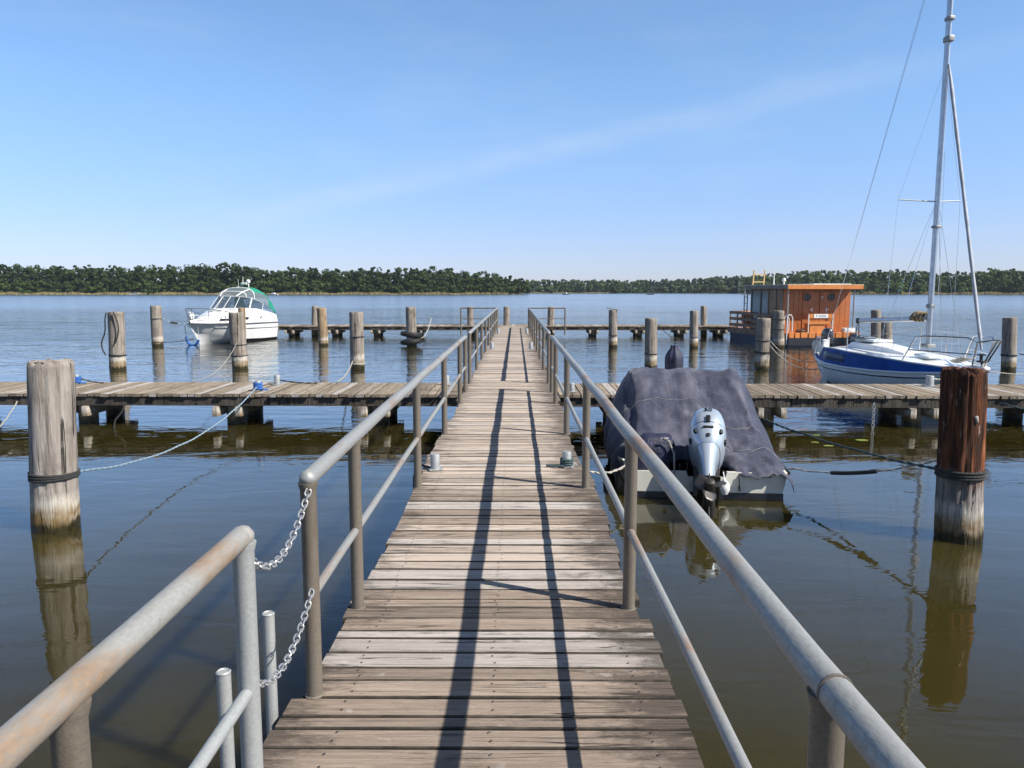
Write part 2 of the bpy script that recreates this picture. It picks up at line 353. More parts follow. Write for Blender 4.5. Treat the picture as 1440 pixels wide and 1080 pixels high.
# ------------------------------------------------------------------ world, sun
SUN = Vector((.868, -.426, .96)).normalized()
elev = math.asin(SUN.z); az = math.atan2(SUN.x, SUN.y)
w = bpy.data.worlds.new('World'); scene.world = w; w.use_nodes = True
wt = w.node_tree; wn = wt.nodes; bg = wn['Background']
sky = wn.new('ShaderNodeTexSky'); sky.sky_type = 'NISHITA'; sky.sun_disc = False
sky.sun_elevation = elev; sky.sun_rotation = az; sky.altitude = 50; sky.air_density = .85; sky.dust_density = .35; sky.ozone_density = 3.0
bg.inputs['Strength'].default_value = .117
def world_clouds():
    tc = wn.new('ShaderNodeTexCoord'); d = tc.outputs['Generated']
    def m(op, a, b=0.0, clamp=False):
        n = wn.new('ShaderNodeMath'); n.operation = op; n.use_clamp = clamp
        for i, x in enumerate((a, b)):
            if isinstance(x, bpy.types.NodeSocket): wt.links.new(x, n.inputs[i])
            else: n.inputs[i].default_value = x
        return n.outputs[0]
    def dot(v):
        n = wn.new('ShaderNodeVectorMath'); n.operation = 'DOT_PRODUCT'; wt.links.new(d, n.inputs[0]); n.inputs[1].default_value = v; return n.outputs['Value']
    def ns(scale, sc3, det=6):
        mp = wn.new('ShaderNodeMapping'); mp.inputs['Scale'].default_value = sc3; wt.links.new(d, mp.inputs['Vector'])
        n = wn.new('ShaderNodeTexNoise'); n.inputs['Scale'].default_value = scale; n.inputs['Detail'].default_value = det; n.inputs['Roughness'].default_value = .6
        wt.links.new(mp.outputs[0], n.inputs['Vector']); return n.outputs['Fac']
    def sm(x, a, b, lo, hi):
        n = wn.new('ShaderNodeMapRange'); n.interpolation_type = 'SMOOTHSTEP'; wt.links.new(x, n.inputs[0])
        for i, q in enumerate((a, b, lo, hi)): n.inputs[i + 1].default_value = q
        return n.outputs[0]
    def tint_by_height():
        sx = wn.new('ShaderNodeSeparateXYZ'); wt.links.new(d, sx.inputs[0]); q = wn.new('ShaderNodeMix'); q.data_type = 'RGBA'
        wt.links.new(sm(sx.outputs[2], .0, .26, 0, 1), q.inputs[0]); q.inputs[6].default_value = (.85, .87, 1.15, 1); q.inputs[7].default_value = (1.02, 1.23, 1.42, 1)
        q2 = wn.new('ShaderNodeMix'); q2.data_type = 'RGBA'; wt.links.new(sm(sx.outputs[2], .33, .62, 0, 1), q2.inputs[0]); wt.links.new(q.outputs[2], q2.inputs[6]); q2.inputs[7].default_value = (.50, .48, .50, 1); return q2.outputs[2]
    # one thin cirrus streak, a great circle band across the sky
    a, b = ray(430, 288).normalized(), ray(1440, 62).normalized(); nn = a.cross(b).normalized(); mid = (a + b).normalized(); along = nn.cross(mid).normalized()
    warp = m('MULTIPLY', m('SUBTRACT', ns(7, (1, 1, 1)), .5), .035)
    dist = m('ABSOLUTE', m('ADD', dot(nn), warp))
    band = m('MULTIPLY', sm(dist, .0, .024, 1, 0), sm(ns(5, (1, 1, 2.5)), .35, .7, .25, 1))
    band = m('MULTIPLY', band, m('MULTIPLY', sm(dot(along), -.55, -.40, 0, 1), sm(dot(along), -.25, .4, 1, .35)))
    veil = m('MULTIPLY', sm(ns(2.2, (1, 1, 4)), .48, .75, 0, 1), .14)
    fac = m('ADD', m('MULTIPLY', band, .28), veil, True)
    tn = wn.new('ShaderNodeMix'); tn.data_type = 'RGBA'; tn.blend_type = 'MULTIPLY'; tn.inputs[0].default_value = 1; gm = wn.new('ShaderNodeGamma'); gm.inputs[1].default_value = .85; wt.links.new(sky.outputs[0], gm.inputs[0]); wt.links.new(gm.outputs[0], tn.inputs[6]); wt.links.new(tint_by_height(), tn.inputs[7])
    mx = wn.new('ShaderNodeMix'); mx.data_type = 'RGBA'; wt.links.new(fac, mx.inputs[0]); wt.links.new(tn.outputs[2], mx.inputs[6])
    mx.inputs[7].default_value = (4.2, 4.7, 5.4, 1)
    wt.links.new(mx.outputs[2], bg.inputs['Color'])
world_clouds()
sd = bpy.data.lights.new('sun', 'SUN'); sd.energy = 4.9; sd.angle = R(.5); sd.color = (1, .95, .87)
so = bpy.data.objects.new('sun', sd); col.objects.link(so); so.rotation_euler = (-SUN).to_track_quat('-Z', 'Y').to_euler(); so.location = (30, -15, 40)
scene.view_settings.view_transform = 'Standard'; scene.view_settings.look = 'None'; scene.view_settings.gamma = 1; scene.view_settings.exposure = .6
scene.view_settings.use_curve_mapping = False
try:
    scene.cycles.max_bounces = 8; scene.cycles.transparent_max_bounces = 12; scene.cycles.caustics_reflective = False; scene.cycles.caustics_refractive = False
except Exception: pass

# ------------------------------------------------------------------ water
HAZE = 0.00007
WAVE_Y, WAVE_X = .40, .16
def water():
    t = NT('lake water'); t.b.inputs['IOR'].default_value = 1.41; t.b.inputs['Roughness'].default_value = .015
    t.b.subsurface_method = 'BURLEY'; t.b.inputs['Subsurface Weight'].default_value = 1.0; t.b.inputs['Subsurface Radius'].default_value = (1, 1, .7); t.b.inputs['Subsurface Scale'].default_value = .35
    iso = t.coord('Object')
    mur = t.noise(iso, .16, 3)
    t.lk(t.ramp(mur, [(.34, (.022, .0175, .003)), (.66, (.044, .037, .012))]), t.b.inputs['Base Color'])
    s = t.new('ShaderNodeSeparateXYZ'); t.lk(t.new('ShaderNodeTexCoord').outputs['Object'], s.inputs[0]); Y = s.outputs[1]
    n1 = t.noise(t.coord('Object', (.35, .75, 1)), 1.0, 2, .5, .4)       # slow swell
    n2 = t.noise(t.coord('Object', (1.0, 2.4, 1)), 1.3, 3, .55, .6)      # wavelets
    n3 = t.noise(t.coord('Object', (2.5, 5.0, 1)), 2.2, 2, .5, .3)       # breeze ripples
    patch = t.rng(t.noise(t.coord('Object', (.03, .07, 1)), 1.0, 4), .38, .62, .25, 1.5)
    t.lk(t.ramp(t.rng(Y, 0, 140), [(.08, (.012,) * 3), (.16, (.03,) * 3), (.40, (.07,) * 3), (.9, (.14,) * 3)]), t.b.inputs['Roughness'])
    a1 = t.rng(Y, 6, 26, .010, .042); a2 = t.rng(Y, 7, 30, .0035, .022); a3 = t.math('MULTIPLY', t.rng(Y, 10, 34, .0004, .0075), patch)
    h = t.math('ADD', t.math('ADD', t.math('MULTIPLY', n1, a1), t.math('MULTIPLY', n2, a2)), t.math('MULTIPLY', n3, a3))
    # beyond the calm strip the wavelets are finer than the eye resolves: their slopes are put straight into the normal
    def slope(sc, k, off):
        n = t.new('ShaderNodeTexNoise'); m = t.new('ShaderNodeMapping'); m.inputs['Scale'].default_value = sc; m.inputs['Location'].default_value = (off, off * 1.7, 0)
        t.lk(t.new('ShaderNodeTexCoord').outputs['Object'], m.inputs['Vector']); t.lk(m.outputs[0], n.inputs['Vector']); n.inputs['Scale'].default_value = 1.0; n.inputs['Detail'].default_value = 2
        return n.outputs['Fac']
    amp = t.math('MULTIPLY', t.rng(Y, 13, 75, .0, 1.0), patch)
    sy = t.math('MULTIPLY', t.math('SUBTRACT', t.math('ADD', t.math('MULTIPLY', slope((.5, 2.2, 1), 1, 3), .6), t.math('MULTIPLY', slope((.10, .45, 1), 1, 9), .4)), .5), t.math('MULTIPLY', amp, WAVE_Y))
    sx = t.math('MULTIPLY', t.math('SUBTRACT', slope((1.2, 1.8, 1), 1, 21), .5), t.math('MULTIPLY', amp, WAVE_X))
    cn = t.new('ShaderNodeCombineXYZ'); t.lk(sx, cn.inputs[0]); t.lk(sy, cn.inputs[1]); cn.inputs[2].default_value = 1
    nm = t.new('ShaderNodeVectorMath', operation='NORMALIZE'); t.lk(cn.outputs[0], nm.inputs[0])
    bp = t.new('ShaderNodeBump'); t.lk(h, bp.inputs['Height']); bp.inputs['Distance'].default_value = 1.0; bp.inputs['Strength'].default_value = 1.0; t.lk(nm.outputs[0], bp.inputs['Normal'])
    # murky water body under a mirror film whose strength rises towards grazing view
    t.lk(bp.outputs[0], t.b.inputs['Normal']); t.b.inputs['Specular IOR Level'].default_value = 0
    gl = t.new('ShaderNodeBsdfGlossy'); t.lk(bp.outputs[0], gl.inputs['Normal']); gl.inputs['Color'].default_value = (1, 1, 1, 1); t.lk(t.b.inputs['Roughness'].links[0].from_socket, gl.inputs['Roughness'])
    lw = t.new('ShaderNodeLayerWeight'); lw.inputs['Blend'].default_value = .5; t.lk(bp.outputs[0], lw.inputs['Normal'])
    fr = t.math('ADD', t.math('MULTIPLY', t.math('POWER', lw.outputs['Facing'], 4.0), .98), .010)
    ms = t.new('ShaderNodeMixShader'); t.lk(fr, ms.inputs[0]); t.lk(t.b.outputs[0], ms.inputs[1]); t.lk(gl.outputs[0], ms.inputs[2]); t.lk(ms.outputs[0], t.n['Material Output'].inputs['Surface'])
    b = MB(); b.add([(-7000, -300, 0), (7000, -300, 0), (7000, 9000, 0), (-7000, 9000, 0)], [(0, 1, 2, 3)])
    tag(b.build('water', t.mat, smooth=0), kind='structure')
water()

# ------------------------------------------------------------------ main pier
PX0, PX1 = -.87, .665; PIER_Y1 = 38.2
RL, RR, RZ, MZ = -.852, .612, DECK + .978, DECK + .435
def plank(b, x0, x1, y0, y1, z, th, axis='X'):
    """a board with eased top edges and slightly uneven ends"""
    e = .005; cm = b.cur; dk_side = lambda i, j: cm if j in ((2, 3) if axis == 'X' else (1, 2, 3)) else 1; zz = z + random.uniform(-.003, .003); tl = random.uniform(-.0025, .0025)
    if axis == 'X':
        sec = [(y0, zz - th), (y0, zz - e), (y0 + e, zz), (y1 - e, zz + tl), (y1, zz - e + tl), (y1, zz - th)]
        j = [random.uniform(-.012, .012) for _ in range(2)]
        xs = [x0 + j[0], x0 + .02 + j[0], (x0 + x1) / 2, x1 - .02 + j[1], x1 + j[1]]
        warp = [0, .0, random.uniform(-.002, .003), 0, 0]
        b.loft([[(x, p[0], p[1] + wv) for p in sec] for x, wv in zip(xs, warp)], closed=True, caps=True, mats=dk_side)
    else:
        sec = [(x0, zz - th), (x0, zz - e), (x0 + e, zz), (x1 - e, zz + tl), (x1, zz - e + tl), (x1, zz - th)]
        j = [random.uniform(-.025, .025) for _ in range(2)]
        b.loft([[(p[0], y, p[1]) for p in sec] for y in (y0 + j[0], (y0 + y1) / 2, y1 + j[1])], closed=True, caps=True, mats=dk_side)

pier = thing('pier', 'long straight wooden pier walkway of weathered grey brown boards running out over the lake', 'pier', (-.1, 0, 0))
b = MB(); y = .7; grp = 0; gl = gr = 0
while y < PIER_Y1 - .05:
    wd = random.choice((.085, .11, .13, .145, .15, .16, .175)); wd = min(wd, PIER_Y1 - y)
    if grp <= 0: grp = random.randint(2, 7); gl = random.uniform(-.05, .03); gr = random.uniform(-.03, .04)
    grp -= 1
    x0 = -.955 if y < 3.0 else PX0 + gl
    if y < 3.0: x0 += (3.0 - y) * .02
    pale_now = any(a <= y < c for a, c in ((3.30, 3.62), (4.12, 4.42), (5.02, 5.12), (5.75, 6.05), (7.25, 7.45), (9.7, 9.8))) or (y > 10 and random.random() < .14)
    old_now = y < 3.3 or (y < 4.15 and random.random() < .75) or (y < 6.5 and random.random() < .3)
    b.cur = 2 if pale_now else (4 if old_now else 0)
    plank(b, x0, PX1 + gr, y, y + wd - random.uniform(.006, .014), DECK, .045, 'X')
    if y < 9 and wd > .1:
        b.cur = 3
        for xs in (-.70, -.1, .52):
            for yy in (y + wd * .25, y + wd * .7):
                q = (xs + random.uniform(-.012, .012), yy, DECK + .0045); b.add([(q[0] + .0048 * math.cos(a), q[1] + .0048 * math.sin(a), q[2]) for a in [PI / 4 * k for k in range(8)]], [tuple(range(8))])
    y += wd
b.build('deck', [M['deck'], M['board_edge'], M['deck_pale'], M['rubber'], M['deck_old']], pier, world=True, smooth=30)
b = MB()
for x in (-.70, -.1, .52): b.box((x, PIER_Y1 / 2 + .3, DECK - .15), (.12, PIER_Y1 - .7, .19))
b.build('beam', M['beam'], pier, world=True, smooth=0)
pile_y = [1.9] + [4.45 + 2.56 * i for i in range(13)]
for y in pile_y:
    for x in (-.62, .44): b = MB(); b.tube([(x, y, -1.2), (x, y, DECK - .34)], .12, 12); b.build('support_pile', M['pile'], pier, world=True)
    b = MB(); b.box((-.1, y, DECK - .29), (1.3, .16, .09)); b.build('cross_beam', M['pile'], pier, world=True)

# railing builder -----------------------------------------------------------
def railing(label, x, y0, y1, posts, topmat, postmat, midmat, mid=True, extra=None, r=.0345, start_cap=None):
    t = thing('handrail', label, 'railing', (x, y0, DECK), 0, 'handrails along the pier')
    b = MB(); n = max(2, int((y1 - y0) / .6))
    path = [(x + .004 * math.sin(i * 1.7), y0 + (y1 - y0) * i / n, RZ - .037 + .003 * math.sin(i * 2.3 + x)) for i in range(n + 1)]
    b.tube(path, r, 18)
    for yy in (y0, y1): b.lathe([(.001, -r * 1.03), (r * .6, -r * .84), (r * 1.02, -r * .3), (r * 1.04, 0), (r * 1.02, r * .3), (r * .6, r * .84), (.001, r * 1.03)], (x, yy, RZ - .037), 14)
    b.build('top_rail', topmat, t, world=True)
    for j in posts:
        pm = postmat
        if isinstance(j, tuple): j, pm = j
        b = MB(); b.tube([(x, j, DECK - .25), (x, j, DECK - .001), (x, j, DECK + .001), (x, j, DECK + .006), (x, j, RZ - .088), (x, j, RZ - .078), (x, j, RZ - .066), (x, j, RZ - .055)], [.0335, .0335, .042, .0338, .0335, .0365, .0395, .041], 16)
        b.build('post', pm, t, world=True)
    if mid:
        b = MB(); b.tube([(x, y0 + .0 + (y1 - y0) * i / n, MZ + .003 * math.sin(i * 1.9)) for i in range(n + 1)], .0205, 12)
        b.build('mid_rail', midmat, t, world=True)
    if extra:
        for nm, fn, mt in extra:
            b = MB(); fn(b); b.build(nm, mt, t, world=True)
    return t
def joint_ring(b): b.tube([(RR, 1.385, RZ - .037), (RR, 1.393, RZ - .037)], .036, 18)
def base_plates(ys, x):
    def f(b):
        for y in ys: b.box((x - .0 , y, DECK + .004), (.10, .10, .008))
    return f
railing('rust stained foreground handrail at bottom left before the chain gap', RL, .35, 2.32, [1.374, (2.32, M['galv'])], M['rail_rust'], M['rail_post'], M['galv'])
railing('left handrail between the chain gap and the near jetty', RL, 3.08, 12.93, [3.08, 3.98, 6.55, 9.1, 11.67, 12.93], M['rail'], M['rail_post'], M['rail'])
railing('right handrail beside the covered motorboat, rust patches along its top', RR, .3, 12.93, [1.42, 3.98, 6.55, 9.1, 11.67, 12.93], M['rail'], M['rail_post'], M['rail'], extra=[('joint_ring', joint_ring, M['rail_post'])])
farp = [14.2 + 2.55 * i for i in range(9)] + [36.2]
def side(sx, x):
    def f(b):
        b.tube([(x, 36.2, RZ - .05), (x + sx * 1.72, 36.25, RZ - .05)], .028, 8)
        b.tube([(x, 36.2, MZ), (x + sx * 1.72, 36.25, MZ)], .02, 8)
        b.tube([(x + sx * 1.72, 36.25, -.02 + DECK - .3), (x + sx * 1.72, 36.25, RZ - .05)], .035, 8)
    return f
railing('far left handrail from the near jetty to the pier end', RL, 14.2, 36.2, farp, M['rail_far'], M['rail_post'], M['rail_far'], extra=[('side_rail', side(-1, RL), M['rail_post'])])
railing('far right handrail from the near jetty to the pier end', RR, 14.2, 36.2, farp, M['rail_far'], M['rail_post'], M['rail_far'], extra=[('side_rail', side(1, RR), M['rail_post'])])

# chains across the gap ------------------------------------------------------
def chain(label, p0, p1, sag, nlink=26):
    p0, p1 = Vector(p0), Vector(p1)
    def pt(t): q = p0.lerp(p1, t); q.z -= sag * (1 - (2 * t - 1) ** 2) * (1 - .35 * (t - .5)); return q
    b = MB()
    # equal arc-length links
    S = [pt(i / 200) for i in range(201)]; L = [0]
    for i in range(200): L.append(L[-1] + (S[i + 1] - S[i]).length)
    def arc(d):
        for i in range(200):
            if L[i + 1] >= d: return S[i].lerp(S[i + 1], (d - L[i]) / max(1e-9, L[i + 1] - L[i]))
        return S[-1]
    step = L[-1] / nlink; hl = step * .66; hw = .0115
    for k in range(nlink):
        c = arc((k + .5) * step); T = (arc(min(L[-1], (k + 1) * step)) - arc(k * step)).normalized()
        U = T.cross(Vector((0, 0, 1))).normalized(); W = T.cross(U)
        ang = (PI / 4 if k % 2 else -PI / 4) + random.uniform(-.25, .25); N = U * math.cos(ang) + W * math.sin(ang)
        path = []
        for q in range(12):
            a = 2 * PI * q / 12; e = hl - hw
            path.append(c + T * (math.cos(a) * hw + (e if math.cos(a) > 0 else -e)) + N * math.sin(a) * hw)
        b.tube(path, .0034, 6, closed=True)
    return tag(b.build('chain', M['chain']), label, 'chain', 'chains closing the railing gap')
chain('upper galvanised chain hanging across the gap in the left railing', (RL + .01, 2.36, 1.405), (RL + .012, 3.045, 1.455), .115, 24)
chain('lower galvanised chain hanging across the gap in the left railing', (RL + .01, 2.36, .990), (RL + .012, 3.045, 1.03), .10, 24)

# ladder outside the gap
lad = thing('ladder', 'galvanised water ladder whose two pipe ends stick up outside the chain gap', 'ladder', (-1.0, 2.73, 0))
for yy in (2.49, 2.97):
    b = MB(); b.tube([(-1.0, yy, -.9), (-1.0, yy, .962)], .024, 16)
    b.lathe([(.0245, .0), (.0255, .004), (.021, .008), (.017, .004), (.016, -.03)], (-1.0, yy, .958), 16)
    b.build('stringer', M['galv'], lad, world=True)
for zz in (.42, .16, -.1, -.36):
    b = MB(); b.tube([(-1.0, 2.5, zz), (-1.0, 2.96, zz)], .014, 8); b.build('rung', M['galv'], lad, world=True)

# ------------------------------------------------------------------ jetties
def jetty(label, x0, x1, yf, width, slope, piles, name='jetty', board=.135):
    t = thing(name, label, 'jetty', ((x0 + x1) / 2, yf(0) + width / 2, 0), 0, 'jetties branching off the pier')
    b = MB(); x = x0
    while x < x1 - .02:
        wd = min(random.uniform(board * .8, board * 1.15), x1 - x); f = yf(x)
        plank(b, x, x + wd - random.uniform(.006, .016), f, f + width, DECK - .002, .05, 'Y'); x += wd
    b.build('deck', [M['deck_y'], M['board_edge']], t, world=True, smooth=30)
    b = MB(); a = math.atan(slope); cx = (x0 + x1) / 2; ln = (x1 - x0) / math.cos(a)
    for off in (.09, width - .09): b.box((cx, yf(cx) + off, DECK - .13), (ln, .11, .155), rz=a)
    b.build('beam', M['beam'], t, world=True, smooth=0)
    for px in piles:
        f = yf(px)
        for k, off in enumerate((.42, width - .35)):
            b = MB(); b.tube([(px, f + off, -1.2), (px + .01, f + off, .2), (px, f + off, DECK - .22)], [.165, .16, .15], 14)
            b.build('support_pile', M['pile'], t, world=True)
        b = MB()
        for s in (-.19, .19): b.box((px + s, f + width / 2, DECK - .30), (.10, width + .05, .17), bev=.006)
        b.build('cross_beam', M['pile'], t, world=True)
    return t
s1 = -.0155
nf = lambda x: 12.66 + s1 * x
jetty('near jetty to the left of the pier, weathered boards with some pale new ones', -17, PX0 - .07, nf, 1.66, s1, [-15.2, -12.6, -10.1, -7.45, -4.85, -2.35])
jetty('near jetty to the right of the pier, behind the covered motorboat', PX1 + .06, 17, nf, 1.62, s1, [1.75, 4.25, 6.75, 9.0, 11.5, 14])
ff = lambda x: 38.3
jetty('far jetty left of the pier end, reaching to the cabin cruiser', -12.6, -.86, ff, 1.7, 0, [-11.3, -9.1, -7.0, -4.9, -2.1], board=.17)
jetty('far jetty right of the pier end, reaching to the orange houseboat', .66, 11.0, ff, 1.7, 0, [1.7, 3.9, 6.2, 8.3, 10.3], board=.17)
t = thing('jetty', 'short boarded platform closing the far end of the pier', 'jetty', (-.1, 39.1, 0), 0, 'jetties branching off the pier')
b = MB(); x = -.84
while x < .63:
    plank(b, x, x + .155, 38.22, 39.98, DECK + .006, .05, 'Y'); x += .165
b.build('deck', [M['deck_y'], M['board_edge']], t, world=True, smooth=30)
b = MB(); b.box((-.1, 38.5, DECK - .12), (1.4, .11, .14)); b.box((-.1, 39.7, DECK - .12), (1.4, .11, .14)); b.build('beam', M['beam'], t, world=True, smooth=0)

# bollards -------------------------------------------------------------------
def bollard(p, label, r=.045, h=.15, grp='mooring bollards on the decks', lug=False):
    t = thing('bollard', label, 'bollard', p, random.uniform(-.3, .3), grp)
    b = MB(); b.lathe([(r, .012), (r, h * .93), (r * .92, h), (r * .5, h + .002)], n=18); b.build('stub', M['skin_plate'], t)
    b = MB(); b.box((0, 0, .006), (r * 3.0, r * 3.0, .012), bev=.003)
    for sx in (-1, 1):
        for sy in (-1, 1): b.lathe([(.008, .012), (.008, .02), (.003, .022)], (sx * r * 1.2, sy * r * 1.2, 0), 6)
    b.build('base_plate', M['skin_plate'], t)
    if lug:
        b = MB(); b.tube([(-r * 2.4, 0, h * .6), (r * 2.4, 0, h * .6)], .012, 8); b.build('cross_bar', M['skin_plate'], t)
    return t
dk = DECK + .003
P_L = at(612, 660, dk); P_R = at(797, 656, dk)
bollard(P_L, 'grey steel bollard on the left edge of the pier boards')
bollard(P_R, 'grey steel bollard on the right edge of the pier boards, by the covered motorboat')
JB1 = at(363, 549, dk); JB2 = at(108, 539.5, dk); JB3 = at(390, 540.5, dk); JB4 = at(628, 541, dk)
JR1 = Vector((atY(973, 551, 13.2).x, 13.15, dk)); JR2 = at(804, 551, dk); JR3 = at(1307, 543, dk)
bollard(JB1, 'bollard with a blue rope knot on the front edge of the left near jetty', .05, .17)
bollard(JB2, 'bollard wrapped in royal blue rope on the back edge of the left near jetty', .05, .17)
bollard(JB3, 'bare grey bollard on the back edge of the left near jetty', .055, .17)
bollard(JB4, 'bollard on the left near jetty close beside the pier railing', .055, .17)
bollard(JR1, 'bollard on the right near jetty at the tarpaulin edge', .07, .17)
bollard(JR2, 'small bollard on the right near jetty beside the pier railing', .05, .15)
bollard(JR3, 'pale bollard on the right near jetty in front of the sailboat', .07, .19)
for (px, py, l) in ((688, 491, 'small bollard on the left of the pier halfway to its end'), (748, 491, 'small bollard on the right of the pier halfway to its end'),
                    (699, 469, 'tiny bollard on the left near the pier end'), (738.5, 469, 'tiny bollard on the right near the pier end')):
    p = at(px, py, dk); p.x = -.70 if px < 720 else .46
    bollard(p, l, .06, .2)

# ------------------------------------------------------------------ mooring posts
def mooring_post(tx, ty, bx, by, wpx, label, mat='post_far', bands=(), top='flat', grp='wooden mooring posts in the water', seg=24, cracks=2, rough=0.0):
    base = at(bx, by, 0); tp = atY(tx, ty, base.y); r = wpx * (base.y) / F / 2
    t = thing('mooring_post', label, 'mooring post', base, 0, grp)
    h = tp.z; lean = tp.x - base.x; seed = random.uniform(0, 90); b = MB(); rings = []
    nz = 60 if rough else 22; zs = [-1.0, -.3] + [h * i / nz for i in range(nz + 1)]
    crk = [random.uniform(0, 2 * PI) for _ in range(cracks)] + ([4.85] if grp else [])
    def rad(a, z):
        q = 1 + .05 * mnoise.noise(Vector((math.cos(a) * 1.6, math.sin(a) * 1.6, z * 1.2 + seed))) + .025 * mnoise.noise(Vector((math.cos(a) * 6, math.sin(a) * 6, z * 3 + seed)))
        if rough: q += rough * mnoise.noise(Vector((math.cos(a) * 9, math.sin(a) * 9, z * 1.1 + seed))) + rough * .7 * mnoise.noise(Vector((math.cos(a) * 4, math.sin(a) * 4, z * 5 + seed)))
        for c in crk:
            d = abs((a - c - .12 * math.sin(z * 2 + c) + PI) % (2 * PI) - PI)
            if d < .17 and z > .25 * h: q -= .05 * (1 - d / .17)
        return q
    for z in zs:
        ex = .04 * max(0, 1 - z / h)
        rings.append([(lean * max(0, z) / h + r * rad(2 * PI * j / seg, z) * (1 + ex) * math.cos(2 * PI * j / seg), r * rad(2 * PI * j / seg, z) * (1 + ex) * math.sin(2 * PI * j / seg), z) for j in range(seg)])
    ch = .035 + r * .12
    top_r = [(lean + r * rad(2 * PI * j / seg, h) * .93 * math.cos(2 * PI * j / seg), r * .93 * rad(2 * PI * j / seg, h) * math.sin(2 * PI * j / seg), h + ch * .5 + (.012 + rough * .7) * mnoise.noise(Vector((j * .9 * 24 / seg, seed, 3)))) for j in range(seg)]
    for k, sc in enumerate((1, .6, .2)):
        rings.append([(lean + (p[0] - lean) * sc, p[1] * sc, p[2] + (.012 if top == 'dome' else .002) * k + .012 * mnoise.noise(Vector((p[0] * 9, p[1] * 9, seed + k)))) for p in top_r])
    b.loft(rings, closed=True, caps=True); b.build('timber', M[mat], t, smooth=50)
    for bz, m, k in bands:
        b = MB()
        for q in range(k):
            zz = bz + q * .024 + random.uniform(-.004, .004); tl = random.uniform(-.05, .05)
            b.tube([(lean * zz / h + r * (1.06 + .02 * math.sin(5 * a)) * math.cos(a), r * 1.06 * math.sin(a), zz + tl * r * math.cos(a)) for a in [2 * PI * j / 24 for j in range(24)]], .0125, 7, closed=True)
        b.build('rope_band', M[m], t)
    return t, base, r, h
postA, pA, rA, hA = mooring_post(71, 512, 79, 742, 59, 'thick cracked grey mooring post close by at far left, dark rope around it', 'post', [(.50, 'rope_dark', 3)], seg=72, cracks=3, rough=.018)
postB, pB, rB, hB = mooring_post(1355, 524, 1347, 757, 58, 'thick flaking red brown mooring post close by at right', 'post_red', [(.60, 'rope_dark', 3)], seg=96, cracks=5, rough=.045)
b = MB(); b.add([(.02, -.0, .0), (.05, 0, .01), (.06, 0, -.05), (.035, 0, -.06), (.03, 0, -.02)], [(0, 1, 2, 3, 4)])
scar = b; scar.v = [(p[0] - .06, -rB * 1.03, p[2] + 1.16) for p in scar.v]; so_ = scar.build('scar', M['rope_white'], postB); m_ = so_.modifiers.new('thick', 'SOLIDIFY'); m_.thickness = .03
mooring_post(163, 440, 166, 520, 21, 'grey mooring post draped with a dark rope loop beyond the left jetty', bands=[(.42, 'rope_dark', 2)])
mooring_post(219, 431, 222, 487, 15, 'slim grey mooring post left of the cabin cruiser, tied to its bow', bands=[(.18, 'rope_dark', 1), (1.15, 'rope_dark', 1)])
mooring_post(332, 441, 338, 519, 21, 'grey mooring post in front of the white cabin cruiser', bands=[(.40, 'rope_dark', 1), (.72, 'rope_dark', 1)])
mooring_post(340, 434, 341, 484, 10, 'thin brown mooring post hidden behind the one in front of the cruiser', 'post_tan')
mooring_post(443, 431, 443, 473, 9, 'thin dark mooring post behind the tan post right of the cruiser')
mooring_post(452, 434, 455, 486, 13, 'tan yellowish mooring post right of the cabin cruiser', 'post_tan')
mooring_post(501, 440, 503, 519, 19, 'broad grey mooring post with a sagging rope, left of the pier', bands=[(.95, 'rope_dark', 1), (.15, 'rope_white', 2)])
postT, pT, rT, hT = mooring_post(577.5, 433, 579, 487, 14, 'mooring post wearing two black tyres')
mooring_post(661, 432, 662, 473, 8.5, 'mooring post behind the side rail at the left of the pier end')
mooring_post(712.5, 432, 712, 473, 8.5, 'mooring post standing right behind the open pier end')
mooring_post(775, 432, 774, 473, 9.5, 'mooring post behind the side rail at the right of the pier end')
postS, pS, rS, hS = mooring_post(862, 437, 862, 489, 12, 'mooring post with a slanted board on its top', bands=[(.5, 'rope_dark', 1)])
mooring_post(915.5, 449, 915, 519, 17, 'smooth grey mooring post behind the tarpaulin boat', bands=[(.45, 'rope_dark', 1)])
mooring_post(976, 438, 975.5, 489, 11.5, 'mooring post in front of the right far jetty with a dark band', bands=[(.42, 'rope_dark', 1)])
mooring_post(989.5, 431, 989.5, 473, 8.5, 'thin mooring post standing at the right far jetty')
post15, p15, r15, h15 = mooring_post(1074, 449, 1071, 520, 19, 'weathered mooring post left of the houseboat stern with several ropes', bands=[(.5, 'rope_dark', 2), (.85, 'rope_dark', 1)])
mooring_post(1095, 438, 1095, 489, 15, 'pale mooring post at the houseboat corner with two dark bands', bands=[(.75, 'rope_dark', 1), (1.15, 'rope_dark', 1)])
mooring_post(1232, 437, 1232, 489, 13, 'dark greenish mooring post behind the sailboat boom')
mooring_post(1246, 447, 1246, 489, 16, 'squat broad mooring post behind the sailboat boom')
post19, p19, r19, h19 = mooring_post(1420, 448, 1418, 520, 18, 'grey mooring post behind the sailboat bow at far right', bands=[(.42, 'rope_dark', 2)])
b = MB(); b.box((-.03, 0, hS + .07), (.46, .30, .035), ry=R(8), bev=.006); b.build('slanted_board', M['post_far'], postS)

